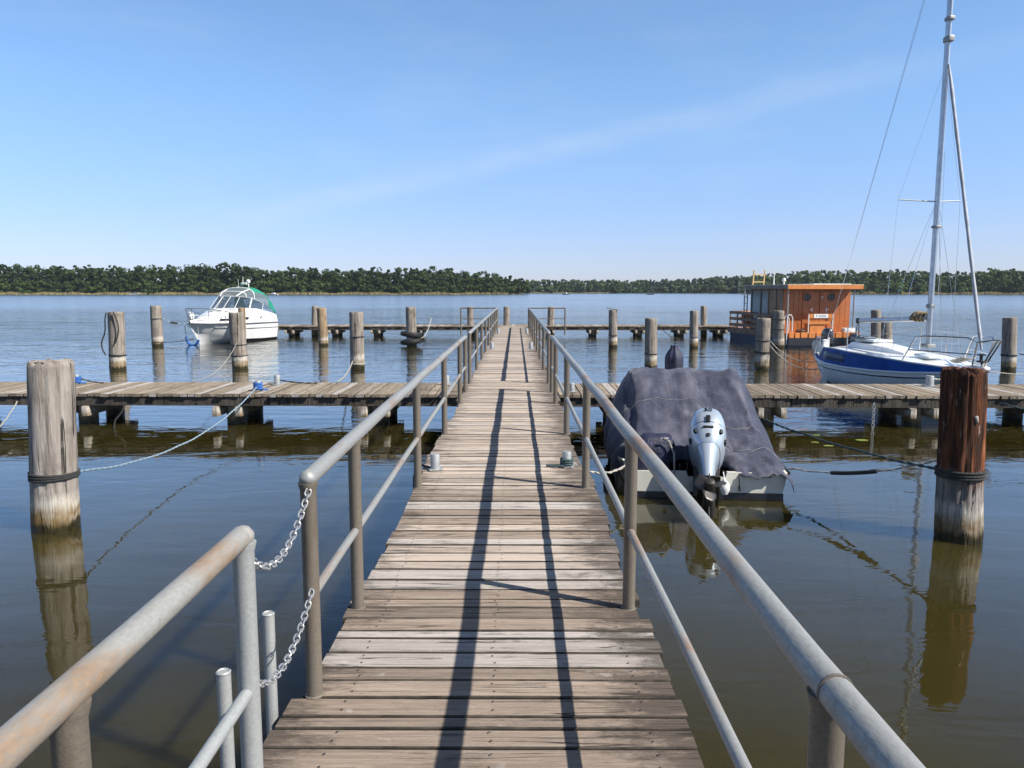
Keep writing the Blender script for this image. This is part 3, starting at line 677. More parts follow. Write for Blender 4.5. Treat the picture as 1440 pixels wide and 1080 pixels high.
# tyres on the post
for k, (z, tilt) in enumerate(((.20, .12), (.50, -.1))):
    t = thing('tyre', ('lower' if k == 0 else 'upper') + ' black tyre slung round the mooring post left of the pier', 'tyre', (pT.x, pT.y, z), 0, 'tyres on the mooring post')
    b = MB(); Ro, rr = rT * 1.65, .105
    b.tube([(Ro * math.cos(a), Ro * math.sin(a), tilt * Ro * math.cos(a)) for a in [2 * PI * j / 28 for j in range(28)]], rr, 12, closed=True)
    for j in range(26):
        a = 2 * PI * j / 26; b.box((Ro * math.cos(a) * 1.31, Ro * math.sin(a) * 1.31, tilt * Ro * math.cos(a)), (.02, .03, .15), rz=a)
    b.build('tread', M['rubber'], t)

# ------------------------------------------------------------------ ropes
def rope(label, p0, p1, sag, r, mat, n=26, grp='mooring lines', wob=.004, name='mooring_rope', knot=None):
    p0, p1 = Vector(p0), Vector(p1); b = MB(); path = []
    for i in range(n + 1):
        q = i / n; p = p0.lerp(p1, q); p.z -= sag * (1 - (2 * q - 1) ** 2); p.x += wob * math.sin(i * 2.1); p.z += wob * math.sin(i * 1.3)
        path.append(p)
    L = sum((path[i + 1] - path[i]).length for i in range(n))
    if L < 9:                                     # laid rope: two strands twisted round each other
        k = int(min(260, L / (r * 3))); fine = []
        for i in range(k + 1):
            f = i / k * n; a = min(n - 1, int(f)); fine.append(path[a].lerp(path[a + 1], f - a))
        for ph in (0, PI):
            pp = []
            for i, p in enumerate(fine):
                T = (fine[min(k, i + 1)] - fine[max(0, i - 1)]).normalized(); U = T.cross(Vector((0, 0, 1))).normalized(); W = T.cross(U); a = i * .9 + ph
                pp.append(p + (U * math.cos(a) + W * math.sin(a)) * r * .5)
            b.tube(pp, r * .62, 6)
    else: b.tube(path, r, 7)
    o = b.build(name, M[mat], smooth=60)
    return tag(o, label, 'rope', grp)
def wrap(b, c, r, z0, k, th):
    for q in range(k):
        b.tube([(c[0] + (r + th) * math.cos(a), c[1] + (r + th) * math.sin(a), z0 + q * th * 1.8 + .004 * math.sin(3 * a)) for a in [2 * PI * j / 18 for j in range(18)]], th, 6, closed=True)
rope('long pale blue mooring rope from the thick left post to the jetty bollard', (pA.x + rA * 1.0, pA.y, .545), (JB1.x, JB1.y - .05, DECK + .07), .30, .011, 'rope_blue')
for c, lbl in ((JB1, 'royal blue rope knotted round the front jetty bollard'), (JB2, 'royal blue rope coiled round the back jetty bollard')):
    b = MB(); wrap(b, c, .05, DECK + .04, 4, .016); b.tube([c + Vector((.07, -.06, .02)), c + Vector((.13, -.1, .03)), c + Vector((.19, -.04, .02))], .015, 6)
    tag(b.build('rope_knot', M['rope_royal']), lbl, 'rope')
e = at(150, 539, DECK); rope('dark line running from the blue bollard back across the left jetty', JB2 + Vector((.05, .02, .1)), (e.x, e.y - .1, DECK + .02), .02, .012, 'rope_dark')
rope('dark line from the bare bollard back along the left jetty edge', JB3 + Vector((.05, 0, .08)), (JB3.x + .75, JB3.y - .02, DECK + .03), .02, .014, 'rope_dark')
pl = at(503, 519, 0); rope('worn rope from the broad grey post down to the left jetty', (pl.x - .1, pl.y - .2, .25), (at(470, 541, DECK).x, 14.3, DECK + .02), .1, .016, 'rope_white')
rope('thin pale line from the post before the cruiser to the left jetty', (at(338, 519).x, at(338, 519).y - .2, .78), (at(268, 538, DECK).x, 14.4, DECK + .02), .25, .008, 'rope_white')
lf = at(-40, 632, .2); rope('pale line leading off the left photo edge to the jetty', (lf.x, lf.y, lf.z), (at(36, 572, .3).x, 12.75, .42), .1, .011, 'rope_white')
rope('dark green mooring rope from the jetty bollard to the red brown post', (JR1.x + .05, JR1.y - .08, DECK + .08), (pB.x - rB, pB.y - .03, .64), .14, .014, 'rope_green')
rope('dark mooring line from the red brown post off to the right', (at(1384, 560, .62).x, 11.4, .60), (at(1470, 590, .3).x, 9.8, .45), .03, .014, 'rope_green')
rope('dark mooring line from the far right post leaving the photo', (p19.x + r19, p19.y - .1, .48), (p19.x + 2.2, p19.y - .9, .2), .05, .016, 'rope_dark')
# draped loop on the second left post
pp = at(166, 520, 0); b = MB()
b.tube([(pp.x - .12, pp.y - .23, 1.66), (pp.x - .17, pp.y - .23, 1.45), (pp.x - .215, pp.y - .15, 1.2), (pp.x - .27, pp.y - .12, 1.02)], .018, 6)
b.tube([(pp.x + .1 + .12 * math.sin(i / 12 * PI), pp.y - .26, 1.68 - i * .075) for i in range(13)], .018, 6)
b.tube([(pp.x - .27 - .10 * math.sin(i / 8 * PI) + .006 * i, pp.y - .12 - .01 * i, 1.02 - i * .073) for i in range(9)], .02, 6)
tag(b.build('mooring_rope', M['rope_dark']), 'dark rope loop hung over the grey post beyond the left jetty', 'rope', 'mooring lines')
# rope hanging from the bare left jetty front
q = at(180, 568, .35); b = MB(); b.tube([(q.x + .08, 12.72, .40), (q.x + .02, 12.70, .25), (q.x - .08, 12.66, .12), (q.x - .12, 12.64, -.1)], .015, 6)
tag(b.build('mooring_rope', M['rope_dark']), 'short dark rope hanging from the left jetty edge into the water', 'rope', 'mooring lines')
# chain hanging from the right jetty
b = MB(); q = at(1203, 566, .35)
for k in range(12): b.tube([(q.x + (.022 * math.cos(a) if k % 2 else 0), 12.5 + (0 if k % 2 else .022 * math.cos(a)), .42 - k * .05 + .033 * math.sin(a)) for a in [2 * PI * j / 10 for j in range(10)]], .007, 5, closed=True)
tag(b.build('chain', M['chain']), 'rusty chain hanging under the right near jetty', 'chain')
# ropes at the far left jetty
rope('short rope from the far jetty down to the tyre post', (at(607, 457, .6).x, 38.3, .95), (pT.x + .4, pT.y, .35), .25, .02, 'rope_white')
rope('thin dark line from the smooth post to the far jetty', (at(924, 450).x if False else at(919, 519).x + .1, at(919, 519).y, 1.3), (at(952, 476).x, at(952, 476).y, .02), .1, .012, 'rope_dark')

# floating leaves
for (px, py, s, l) in ((1148, 612, .05, 'green floating leaf nearest the tarpaulin boat'), (1212, 619, .08, 'large yellow green floating leaf under the right jetty'), (1146, 622, .05, 'small floating leaf below the right jetty'), (1165, 627, .06, 'brownish floating leaf below the right jetty')):
    p = at(px, py, .006); b = MB(); n = 18; b.lathe([(.001, .004), (s * .5, .006), (s, .003), (s * .98, 0)], (0, 0, 0), n)
    o = b.build('floating_leaf', M['leafpad']); o.location = p; o.scale = (1.2, .8, 1); tag(o, l, 'leaf', 'leaves floating on the water')

# ------------------------------------------------------------------ boats
def text_mesh(name, body, size, mat, parent, loc, rot, extrude=.002, bend=None):
    cu = bpy.data.curves.new(name, 'FONT'); cu.body = body; cu.size = size; cu.align_x = 'CENTER'; cu.align_y = 'CENTER'; cu.extrude = extrude
    tmp = bpy.data.objects.new(name, cu); col.objects.link(tmp)
    dg = bpy.context.evaluated_depsgraph_get(); me = bpy.data.meshes.new_from_object(tmp.evaluated_get(dg))
    bpy.data.objects.remove(tmp); bpy.data.curves.remove(cu)
    me.materials.clear(); me.materials.append(mat)
    if bend:
        for v in me.vertices: v.co.z += bend(v.co.x, v.co.y)
    o = bpy.data.objects.new(name, me); col.objects.link(o); o.parent = parent; o.location = loc; o.rotation_euler = rot
    return o

def se(hx, y0, y1, z, n=28, p=2.6, sk=0.0):
    """superellipse ring in x, y"""
    cy, hy = (y0 + y1) / 2, (y1 - y0) / 2; out = []
    for j in range(n):
        a = 2 * PI * j / n; c, s = math.cos(a), math.sin(a)
        out.append(Vector((hx * math.copysign(abs(c) ** (2 / p), c), cy + hy * math.copysign(abs(s) ** (2 / p), s), z + sk * s)))
    return out

def outboard(parent, loc, tilt, yaw, cowl_mat, scale=1.0, text=None):
    """outboard motor as a part of its boat; local y points to the bow"""
    Mx = Matrix.Translation(loc) @ Matrix.Rotation(yaw, 4, 'Z') @ Matrix.Rotation(tilt, 4, 'X') @ Matrix.Scale(scale, 4)
    b = MB()
    b.loft([se(.125, -.37, .10, .02), se(.160, -.40, .13, .07), se(.178, -.425, .15, .17), se(.182, -.43, .15, .235)], closed=True, caps=True)
    b.loft([se(.180, -.43, .15, .245), se(.186, -.435, .155, .26), se(.180, -.42, .15, .38), se(.162, -.38, .13, .48), se(.125, -.31, .09, .555), se(.07, -.22, .03, .59), se(.01, -.12, -.08, .597)], closed=True, caps=True)
    cw = b.xf(Mx).build('outboard_motor', cowl_mat, parent, smooth=50)
    b = MB(); b.loft([se(.180, -.429, .149, .233), se(.180, -.429, .149, .247)], closed=True)
    b.box((0, -.437, .27), (.045, .03, .085), bev=.008); b.box((0, -.425, .17), (.10, .02, .02), bev=.005)
    for sx in (-1, 1):
        b.box((sx * .115, -.375, .15), (.03, .05, .045), rz=sx * .7, bev=.005); b.box((sx * .165, -.26, .12), (.02, .06, .04), rz=sx * .2, bev=.004)
    b.lathe([(.022, 0), (.022, .012), (.012, .016)], (0, -.395, .085), 12, Matrix.Rotation(PI / 2, 3, 'X'))
    b.xf(Mx).build('cowl_trim', M['motor_black'], cw, smooth=40)
    b = MB(); b.loft([se(.118, -.365, .06, .02), se(.085, -.345, .0, -.12), se(.062, -.33, -.06, -.30), se(.048, -.31, -.09, -.47), se(.042, -.30, -.09, -.53)], closed=True, caps=True)
    b.xf(Mx).build('leg', cowl_mat, cw, smooth=50)
    b = MB(); b.box((0, -.26, -.50), (.20, .42, .014), bev=.004); b.box((0, -.46, -.535), (.012, .08, .07))
    prof = [(.002, .20), (.03, .18), (.052, .10), (.058, 0), (.056, -.12), (.05, -.20), (.03, -.21)]
    b.lathe(prof, (0, -.24, -.66), 14, Matrix.Rotation(PI / 2, 3, 'X'))
    b.loft([se(.03, -.30, -.12, -.54), se(.02, -.28, -.13, -.61)], closed=True)
    b.loft([se(.014, -.30, -.16, -.70), se(.008, -.33, -.22, -.86)], closed=True, caps=True)
    b.xf(Mx).build('gearcase', M['prop'], cw, smooth=50)
    b = MB(); b.lathe([(.05, -.05), (.052, .05), (.04, .09), (.01, .1)], (0, -.49, -.66), 14, Matrix.Rotation(PI / 2, 3, 'X'))
    for k in range(3):
        a0 = 2 * PI * k / 3 + .5; g = []
        for i in range(6):
            rr = .04 + .115 * i / 5; row = []
            for j in range(5):
                q = (j / 4 - .5); wd = .11 * math.sin(PI * (.18 + .72 * i / 5)) + .02
                a = a0 + q * wd / max(rr, .06) * 1.0
                row.append(Vector((rr * math.cos(a), -.50 + q * wd * .55, -.66 + rr * math.sin(a))))
            g.append(row)
        b.loft(g)
    pr = b.xf(Mx).build('propeller', M['prop'], cw, smooth=50); solid(pr, .008)
    b = MB(); b.box((0, .02, -.12), (.22, .07, .30), bev=.01); b.box((0, .06, .0), (.26, .12, .05), bev=.01)
    for sx in (-1, 1): b.tube([(sx * .07, -.02, -.28), (sx * .06, -.12, -.30), (sx * .03, -.2, -.32)], .018, 8); b.box((sx * .11, .05, -.14), (.03, .12, .26), bev=.005)
    b.xf(Matrix.Translation(loc) @ Matrix.Rotation(yaw, 4, 'Z') @ Matrix.Rotation(tilt * .35, 4, 'X') @ Matrix.Scale(scale, 4)).build('clamp_bracket', M['motor_black'], cw, smooth=40)
    if text:
        def bend(x, y): return -x * x * 3.0 - (.8 * y * y if y > 0 else .2 * y * y)
        o = text_mesh('number', text, .085, M['ink'], cw, (0, 0, 0), (0, 0, 0), .004, bend)
        o.matrix_local = Mx @ Matrix.Translation((0, -.416, .425)) @ Matrix.Rotation(R(70), 4, 'X')
    return cw

def hull_shell(b, st, xkeel=None):
    """st: (x, half_sheer, z_sheer, half_chine, z_chine, z_keel, xk) stations from stern to bow; open shell"""
    rings = []
    for (x, hs, zs, hc, zc, zk, xk) in st:
        xc = (x + xk) / 2
        L = [Vector((x, hs, zs)), Vector((x + (xc - x) * .5, hs * .55 + hc * .45, zs * .45 + zc * .55)), Vector((xc, hc, zc)), Vector((xk, hc * .5, (zc + zk) / 2)), Vector((xk, 0, zk))]
        rings.append(L + [Vector((p.x, -p.y, p.z)) for p in reversed(L[:-1])])
    return rings

# ---- covered motorboat -----------------------------------------------------------
def motorboat():
    t = thing('motorboat', 'small white motorboat under a faded navy tarpaulin, moored by the right jetty', 'boat', (2.09, 8.22, 0), R(-4), None)
    rot = Matrix.Rotation(PI / 2, 4, 'Z')                      # hull local x -> boat y
    st = [(0, .86, .30, .80, .02, -.12, 0), (1.0, .92, .33, .86, .02, -.14, 1.0), (2.2, .92, .37, .84, .06, -.12, 2.2), (3.1, .78, .42, .62, .12, -.06, 3.05), (3.8, .46, .48, .28, .22, .0, 3.6), (4.25, .04, .52, .02, .4, .35, 4.1)]
    b = MB(); r = hull_shell(b, st); b.loft(r); b.xf(rot)
    h = b.build('hull', M['gel_dirty'], t, smooth=35); solid(h, .03)
    b = MB(); b.loft([[Vector((-.86, 0, .30)), Vector((-.80, 0, .02)), Vector((0, 0, -.12)), Vector((.80, 0, .02)), Vector((.86, 0, .30)), Vector((.22, 0, .30)), Vector((.20, 0, .24)), Vector((-.20, 0, .24)), Vector((-.22, 0, .30))],
                      [Vector((-.86, .05, .30)), Vector((-.80, .05, .02)), Vector((0, .05, -.12)), Vector((.80, .05, .02)), Vector((.86, .05, .30)), Vector((.22, .05, .30)), Vector((.20, .05, .24)), Vector((-.20, .05, .24)), Vector((-.22, .05, .30))]], closed=True, caps=True)
    tr = b.build('transom', M['gel_dirty'], t, smooth=20)
    b = MB(); b.box((-.45, -.012, .15), (.03, .02, .05), bev=.004); b.box((.62, -.014, .262), (.13, .02, .02), bev=.006)
    b.tube([(.34, -.02, .27), (.35, -.03, .15), (.36, -.03, .10), (.34, -.03, .10), (.345, -.02, .16)], .006, 6)
    b.build('fitting', M['motor_black'], tr)
    b = MB(); b.box((0, -.012, .04), (1.64, .02, .07)); b.build('waterline_stripe', M['black_paint'], tr, smooth=0)
    b = MB(); 
    for s in (-1, 1): b.tube([(s * .885, .05, .29), (s * .935, 1, .32), (s * .945, 2.2, .37), (s * .8, 3.1, .42), (s * .48, 3.8, .48), (0, 4.27, .53)], .022, 8)
    b.build('rub_rail', M['rubber'], t)
    b = MB(); b.add([(-.8, .05, .13), (.8, .05, .13), (.85, 2.2, .16), (0, 4.0, .2), (-.85, 2.2, .16)], [(0, 1, 2, 3, 4)]); b.box((-.5, .28, .18), (.5, .3, .12)); b.box((.45, .3, .2), (.5, .35, .16))
    for k in range(5): b.tube([(-.3 + k * .09, .1, .2), (-.26 + k * .08, .2, .34 + .02 * k), (-.34 + k * .1, .42, .24)], .014, 6)
    b.build('cockpit_floor', M['motor_black'], t, smooth=0)  # floor and contents coloured black to stand in for the cockpit's shaded interior
    # tarpaulin
    hy = [(-.1, .35), (.0, .36), (.45, .47), (1.0, .77), (1.5, 1.06), (1.78, 1.20), (1.95, 1.235), (2.15, 1.22), (2.6, 1.07), (3.3, .80), (4.0, .56), (4.4, .47)]
    wy = [(-.1, .92), (.4, .97), (1.2, 1.01), (2.2, 1.02), (3.1, .88), (3.8, .57), (4.4, .12)]
    def ip(tb, y):
        for (a, u), (c, v) in zip(tb, tb[1:]):
            if y <= c: return u + (v - u) * max(0, (y - a) / (c - a))
        return tb[-1][1]
    def sstep(a, b_, x): x = min(1, max(0, (x - a) / (b_ - a))); return x * x * (3 - 2 * x)
    NU, NV = 96, 110; seam_pts = []; rings = []
    for i in range(NV + 1):
        row = []
        for j in range(NU + 1):
            u = 2 * j / NU - 1
            ys = .44 - .53 * sstep(.02, .34, u)                 # left part stops short of the transom
            if u > .3: ys += .03 * math.sin(u * 13)
            if u < -.3: ys -= .05 * math.sin(u * 9)
            y = ys + (4.4 - ys) * (i / NV)
            h = ip(hy, y); W = ip(wy, y); ze = .24 + .05 * y / 2; au = abs(u)
            hang = .10 + .045 * math.sin(j * .9 + y * 4) * (1 if au > .9 else 0)
            shoulder = .68 + .12 * (1 - sstep(0, 1.2, y))
            if au < .56: x = au / .56 * shoulder * W; z = h - .05 * (au / .56) ** 3 * (h - ze) - .012 * math.sin(au * 9)
            else:
                k = (au - .56) / .44
                x = W * (shoulder + (1.0 - shoulder) * min(1, k * 1.12) ** .92)
                z = (h - .05 * (h - ze)) + (ze - h) * (.30 * k + .65 * k ** 1.15) - hang * k ** 5
                x += .03 * math.sin(k * PI) * sstep(.5, 2, y)
            # slack cloth: sag between the frame and the stern, folds down the sides
            sag = .06 * math.sin(PI * min(1, max(0, y / 1.8))) * (1 - au ** 2); z -= sag
            p = Vector((x * (1 if u > 0 else -1), y, z))
            f1 = mnoise.noise(Vector((p.x * 2.2, y * 1.6, 3.1))); f2 = mnoise.noise(Vector((p.x * 6.5 + y * 1.5, y * 2.0, 9.7)))
            f3 = mnoise.noise(Vector((p.x * 3.2 - y * 2.4, y * 3.4, 21))); z += .035 * f1 + .018 * f2 + .022 * (abs(f3) - .25) * (1.6 if u > .1 and y < 1.1 else 1.0); f4 = mnoise.noise(Vector((p.x * 1.3 + y * .9, y * 1.1 - p.x * .6, 33))); z += .035 * max(0, 1 - abs(f4) * 9) - .02 * max(0, 1 - abs(f3 + .1) * 8); z -= .05 * math.exp(-((u + .60) / .045) ** 2) * sstep(.3, .9, y) * (1 - sstep(1.8, 2.1, y))
            rx = math.sin(8.5 * p.x + 1.6 * f1 * 2); z += .008 * rx * sstep(.2, .9, y) * (1 - sstep(1.6, 1.9, y))
            if au > .56:
                fold = math.sin(y * 11 + 3 * f1) * .018 * (k ** .6) * (1 if y > .3 else .3); p.x += fold * (1 if u > 0 else -1)
            if u > .15 and y < .8:                              # bunched cloth at the stern corner
                q = (1 - y / .8); z += .045 * q * abs(math.sin(9 * p.x + 7 * y + 3 * f2)) - .02 * q; p.y += .02 * q * f2
                if i < 6: z -= (.065 + .015 * math.sin(u * 8.0)) * (1 - i / 6) ** 1.3
            elif u <= .15 and y < .9:
                q = 1 - max(0, y - .4) / .5; z += .02 * q * math.sin(11 * p.x + 5 * y) ; 
                if i < 4: z -= .09 * (1 - i / 4)
            p.z = z; row.append(p)
        rings.append(row)
    b = MB(); b.loft(rings); tp = b.build('tarpaulin', M['tarp'], t, smooth=70); solid(tp, .006)
    b = MB(); ii = 36
    b.tube([rings[24][j] + Vector((0, -.001, .004)) for j in range(14, NU - 16)], .0035, 5); b.build('seam', M['seam'], tp)
    b = MB(); b.tube([rings[14][j] + Vector((0, -.001, .006)) for j in range(60, NU - 2)], .004, 5); b.build('seam', M['seam'], tp)
    # loose dark cover bundled over the seat at the left stern
    bm = bmesh.new(); bmesh.ops.create_icosphere(bm, subdivisions=4, radius=1)
    for v in bm.verts:
        d = v.co.copy(); q = Vector([math.copysign(abs(c) ** .55, c) for c in d]); q = Vector((q.x * .235, q.y * .17, q.z * .27))
        n = mnoise.noise(d * 2.1 + Vector((5, 1, 2))) * .045 + mnoise.noise(Vector((d.x * 7, d.y * 7, d.z * 1.5))) * .025; v.co = q * (1 + n * 2.2) + Vector((-.60, .19, .40)); v.co.x += (v.co.z - .4) * .25
    me = bpy.data.meshes.new('bundled_cover'); bm.to_mesh(me); bm.free(); me.materials.append(M['tarp_dark']); me.polygons.foreach_set('use_smooth', [True] * len(me.polygons))
    o = bpy.data.objects.new('bundled_cover', me); col.objects.link(o); o.parent = t
    b = MB(); b.tube([(-.50, .01, .66), (-.42, -.005, .64), (-.36, -.01, .5), (-.355, -.01, .36), (-.35, .0, .28)], .011, 6); b.box((-.45, -.005, .665), (.05, .03, .018), rz=.2, bev=.004); b.build('strap', M['rope_white'], o)
    outboard(t, Vector((-.01, -.03, .335)), R(-55), R(-8), M['motor_silver'], 1.10, '30')
    b = MB(); b.lathe([(.004, -.085), (.04, -.07), (.062, -.02), (.062, .02), (.045, .06), (.02, .08), (.012, .10)], (.17, -.10, .155), 18); b.tube([(.17, -.10, .25), (.17, -.03, .31)], .006, 6)
    b.build('round_fender', M['white'], t)
    return t
motorboat()
# lines of the motorboat
q = at(1112, 649, .36)
rope('thin white line from the motorboat stern to the red brown post', (3.0, 8.25, .34), (pB.x - .05, pB.y + rB, .72), .10, .009, 'rope_white')
b = MB(); p0 = Vector((3.0, 8.25, .34)); p1 = Vector((pB.x - .05, pB.y + rB, .72)); seg = []
for i in range(9):
    k = .30 + .30 * i / 8; pp_ = p0.lerp(p1, k); pp_.z -= .10 * (1 - (2 * k - 1) ** 2); seg.append(pp_)
b.tube(seg, .021, 8); tag(b.build('rope_sleeve', M['rubber']), 'black chafe sleeve on the thin white line by the motorboat', 'sleeve')
rope('twisted white line from the right pier bollard to the motorboat', (P_R.x + .04, P_R.y, DECK + .05), (1.22, 8.35, .34), .10, .013, 'rope_white')
b = MB(); wrap(b, P_R, .045, DECK + .03, 3, .012); b.tube([P_R + Vector((-.03, -.07, .018)), P_R + Vector((-.10, -.06, .018)), P_R + Vector((-.17, -.03, .018)), P_R + Vector((-.20, -.04, .018))], .013, 6)
tag(b.build('rope_knot', M['rope_green']), 'dark green rope end knotted round the right pier bollard', 'rope')
b = MB(); p_ = P_L; b.tube([p_ + Vector((-.05, 0, .02)), p_ + Vector((-.14, .05, .03)), p_ + Vector((-.19, .16, .06)), p_ + Vector((-.22, .1, -.1)), p_ + Vector((-.21, 0, -.4))], .011, 6)
tag(b.build('mooring_rope', M['rope_dark']), 'thin dark line slipping off the pier by the left bollard', 'rope', 'mooring lines')

# covered outboard / navy hood standing on the jetty behind the tarpaulin
hp = Vector((atY(948, 518, 13.5).x, 13.5, DECK))
t = thing('covered_motor', 'navy cloth hood tied at the top, standing on the jetty behind the tarpaulin boat', 'covered motor', hp)
rings = []
for i in range(15):
    z = .02 + .74 * i / 14; base = [(0, .17), (.3, .165), (.6, .16), (.72, .155), (.82, .13), (.9, .085), (.96, .05), (1, .06)]
    for (a, u), (c, v) in zip(base, base[1:]):
        if i / 14 <= c: rr = u + (v - u) * (i / 14 - a) / (c - a); break
    rings.append([Vector(((rr + rr * .16 * math.sin(7 * a) * (i / 14) ** 2 + .01 * mnoise.noise(Vector((a * 2, z * 4, 1)))) * math.cos(a), (rr + rr * .16 * math.sin(7 * a) * (i / 14) ** 2) * math.sin(a), z)) for a in [2 * PI * j / 36 for j in range(36)]])
b = MB(); b.loft(rings, closed=True, caps=True); b.build('hood', M['tarp_dark'], t, smooth=60)
b = MB(); b.tube([(.062 * math.cos(a), .062 * math.sin(a), .705) for a in [2 * PI * j / 16 for j in range(16)]], .008, 5, closed=True); b.build('tie_cord', M['rope_dark'], t)

# ---- cabin cruiser ---------------------------------------------------------------
def cruiser():
    t = thing('cabin_cruiser', 'white cabin cruiser with a green canopy, moored bow out at the far left jetty', 'boat', (-12.4, 37.2, 0), R(-104))
    st = [(0, 1.02, .84, .95, .10, -.25, .05), (1.4, 1.10, .86, 1.0, .12, -.28, 1.4), (2.7, 1.10, .88, .92, .16, -.25, 2.7), (3.7, .98, .91, .66, .28, -.18, 3.6), (4.4, .72, .93, .36, .42, -.10, 4.15), (4.9, .40, .95, .12, .58, .0, 4.55), (5.2, .04, .97, .01, .85, .72, 5.08)]
    b = MB(); b.loft(hull_shell(b, st)); r0 = hull_shell(b, st)[0]; b.add(r0, [tuple(range(len(r0)))])
    h = b.build('hull', M['gel'], t, smooth=32)
    b = MB()
    for s in (-1, 1): b.tube([(x, s * (hs + .012), zs - .02) for (x, hs, zs, *_r) in st], .028, 8)
    b.build('rub_rail', M['rail_far'], h)
    b = MB()
    for s in (-1, 1): b.tube([(x, s * (hs * .72 + hc * .28 + .012), zs * .66 + zc * .34) for (x, hs, zs, hc, zc, zk, xk) in st[:5]], .014, 6)
    b.build('style_line', M['rail_far'], h)
    b = MB()
    for s in (-1, 1): b.loft([[(x, s * (hc + .013), .11), (x, s * (hc * .93 + .013), -.02)] for (x, hc) in ((0, .955), (1.4, 1.0), (2.7, .9), (3.4, .66))])
    b.build('bottom_paint', M['black_paint'], h)
    # deck and coachroof
    sec = [(0, 1.0, .84, .93, 1.15, .86, 1.20), (.7, 1.06, .85, .98, 1.28, .90, 1.34), (1.6, 1.08, .86, .98, 1.44, .84, 1.50), (2.6, 1.08, .88, .90, 1.36, .72, 1.50), (3.3, 1.0, .90, .76, 1.22, .56, 1.38), (4.0, .86, .92, .56, 1.08, .38, 1.17), (4.6, .58, .94, .34, 1.0, .2, 1.04), (5.15, .06, .97, .04, .985, .02, .99)]
    rings = []
    for (x, a, az_, b_, bz, c, cz) in sec:
        half = [(x, a, az_), (x, (a + b_) / 2 + .02, az_ + (bz - az_) * .25), (x, b_, bz), (x, (b_ + c) / 2, bz * .35 + cz * .65), (x, c, cz), (x, 0, cz + .05)]
        rings.append(half + [(p[0], -p[1], p[2]) for p in reversed(half[:-1])])
    b = MB(); b.loft(rings, caps=False); b.add(rings[0], [tuple(range(len(rings[0])))]); dk_ = b.build('coachroof', M['gel'], t, smooth=35)
    b = MB()
    for s in (-1, 1):
        b.box((2.75, s * 1.005, 1.07), (.62, .03, .11), bev=.012, rz=-s * .05); b.box((3.85, s * .79, 1.06), (.55, .03, .075), bev=.01, rz=-s * .3)
        b.box((1.5, s * 1.05, 1.08), (.22, .03, .05), ry=.5, bev=.01)
    b.build('porthole', M['motor_black'], dk_)
    b = MB(); b.box((3.15, 0, 1.46), (.6, .62, .10), bev=.04, ry=.1); b.box((4.2, 0, 1.15), (.45, .45, .05), bev=.02, ry=.18); b.build('deck_hatch', M['gel'], dk_)
    # windshield
    lo = [(1.15, .92, 1.36), (2.1, .86, 1.50), (2.9, .62, 1.50), (3.15, .22, 1.50)]; up = [(.95, .84, 1.72), (1.75, .78, 1.96), (2.35, .56, 2.03), (2.5, .20, 2.05)]
    lo = lo + [(p[0], -p[1], p[2]) for p in reversed(lo)]; up = up + [(p[0], -p[1], p[2]) for p in reversed(up)]
    b = MB(); b.loft([lo, up]); ws = b.build('windshield', M['glass'], t, smooth=0)
    b = MB(); b.tube(up, .016, 6); b.tube(lo, .016, 6)
    for i in range(len(lo)): b.tube([lo[i], up[i]], .03 if i in (1, 6) else .012, 6)
    b.build('frame', M['white'], ws)
    # canopy
    cs = [(2.42, .58, 2.02, 2.05), (2.1, .72, 2.0, 2.27), (1.6, .82, 1.9, 2.44), (1.05, .88, 1.75, 2.46), (.6, .92, 1.55, 2.30), (.25, .94, 1.35, 1.95), (.0, .92, 1.22, 1.45)]
    rings = []
    for (x, w_, ze, zt) in cs:
        row = []
        for j in range(15):
            a = PI * j / 14; c = math.cos(a); s = math.sin(a)
            row.append((x, w_ * math.copysign(abs(c) ** .7, c), ze + (zt - ze) * s ** .6))
        rings.append(row)
    cn = MB(); cn.loft(rings, mats=lambda i, j: 1 if (i < 2 or (j in (0, 1, 12, 13) and i in (2, 3)) or (i == 5 and 3 < j < 10)) else 0)
    ca = cn.build('canopy', [M['green'], M['vinyl']], t, smooth=50)
    b = MB()
    for i in (1, 2): b.tube(rings[i], .02, 6)
    for j in (4, 10): b.tube([rings[i][j] for i in (0, 1, 2)], .025, 6)
    b.build('hoop', M['white'], ca)
    b = MB(); b.tube([(-.0, .9, 1.2), (.05, .7, 1.55), (.0, .3, 1.75), (0, -.3, 1.75), (.05, -.7, 1.55), (0, -.9, 1.2)], .03, 6); b.build('aft_hoop', M['green'], ca)
    # bow rail
    b = MB()
    for s in (-1, 1):
        b.tube([(3.1, s * .98, .92), (3.2, s * .95, 1.25), (3.9, s * .84, 1.42), (4.6, s * .52, 1.52), (5.2, s * .14, 1.55)], .018, 6)
        for (x, y_, z1) in ((3.9, .84, 1.42), (4.6, .52, 1.52)): b.tube([(x - .05, s * (y_ - .03), .95), (x, s * y_, z1)], .016, 6)
        b.tube([(3.9, s * .84, 1.18), (4.6, s * .52, 1.25), (5.2, s * .14, 1.27)], .012, 6)
        b.tube([(5.05, s * .1, .98), (5.22, s * .14, 1.55)], .016, 6)
    b.tube([(5.2, .14, 1.55), (5.28, 0, 1.56), (5.2, -.14, 1.55)], .018, 6); b.build('bow_rail', M['steel'], t)
    # radar mast
    b = MB(); b.tube([(1.3, .35, 2.44), (1.25, .3, 2.66)], .02, 6); b.lathe([(.01, -.1), (.08, -.06), (.10, 0), (.08, .07), (.01, .1)], (1.25, .3, 2.72), 14)
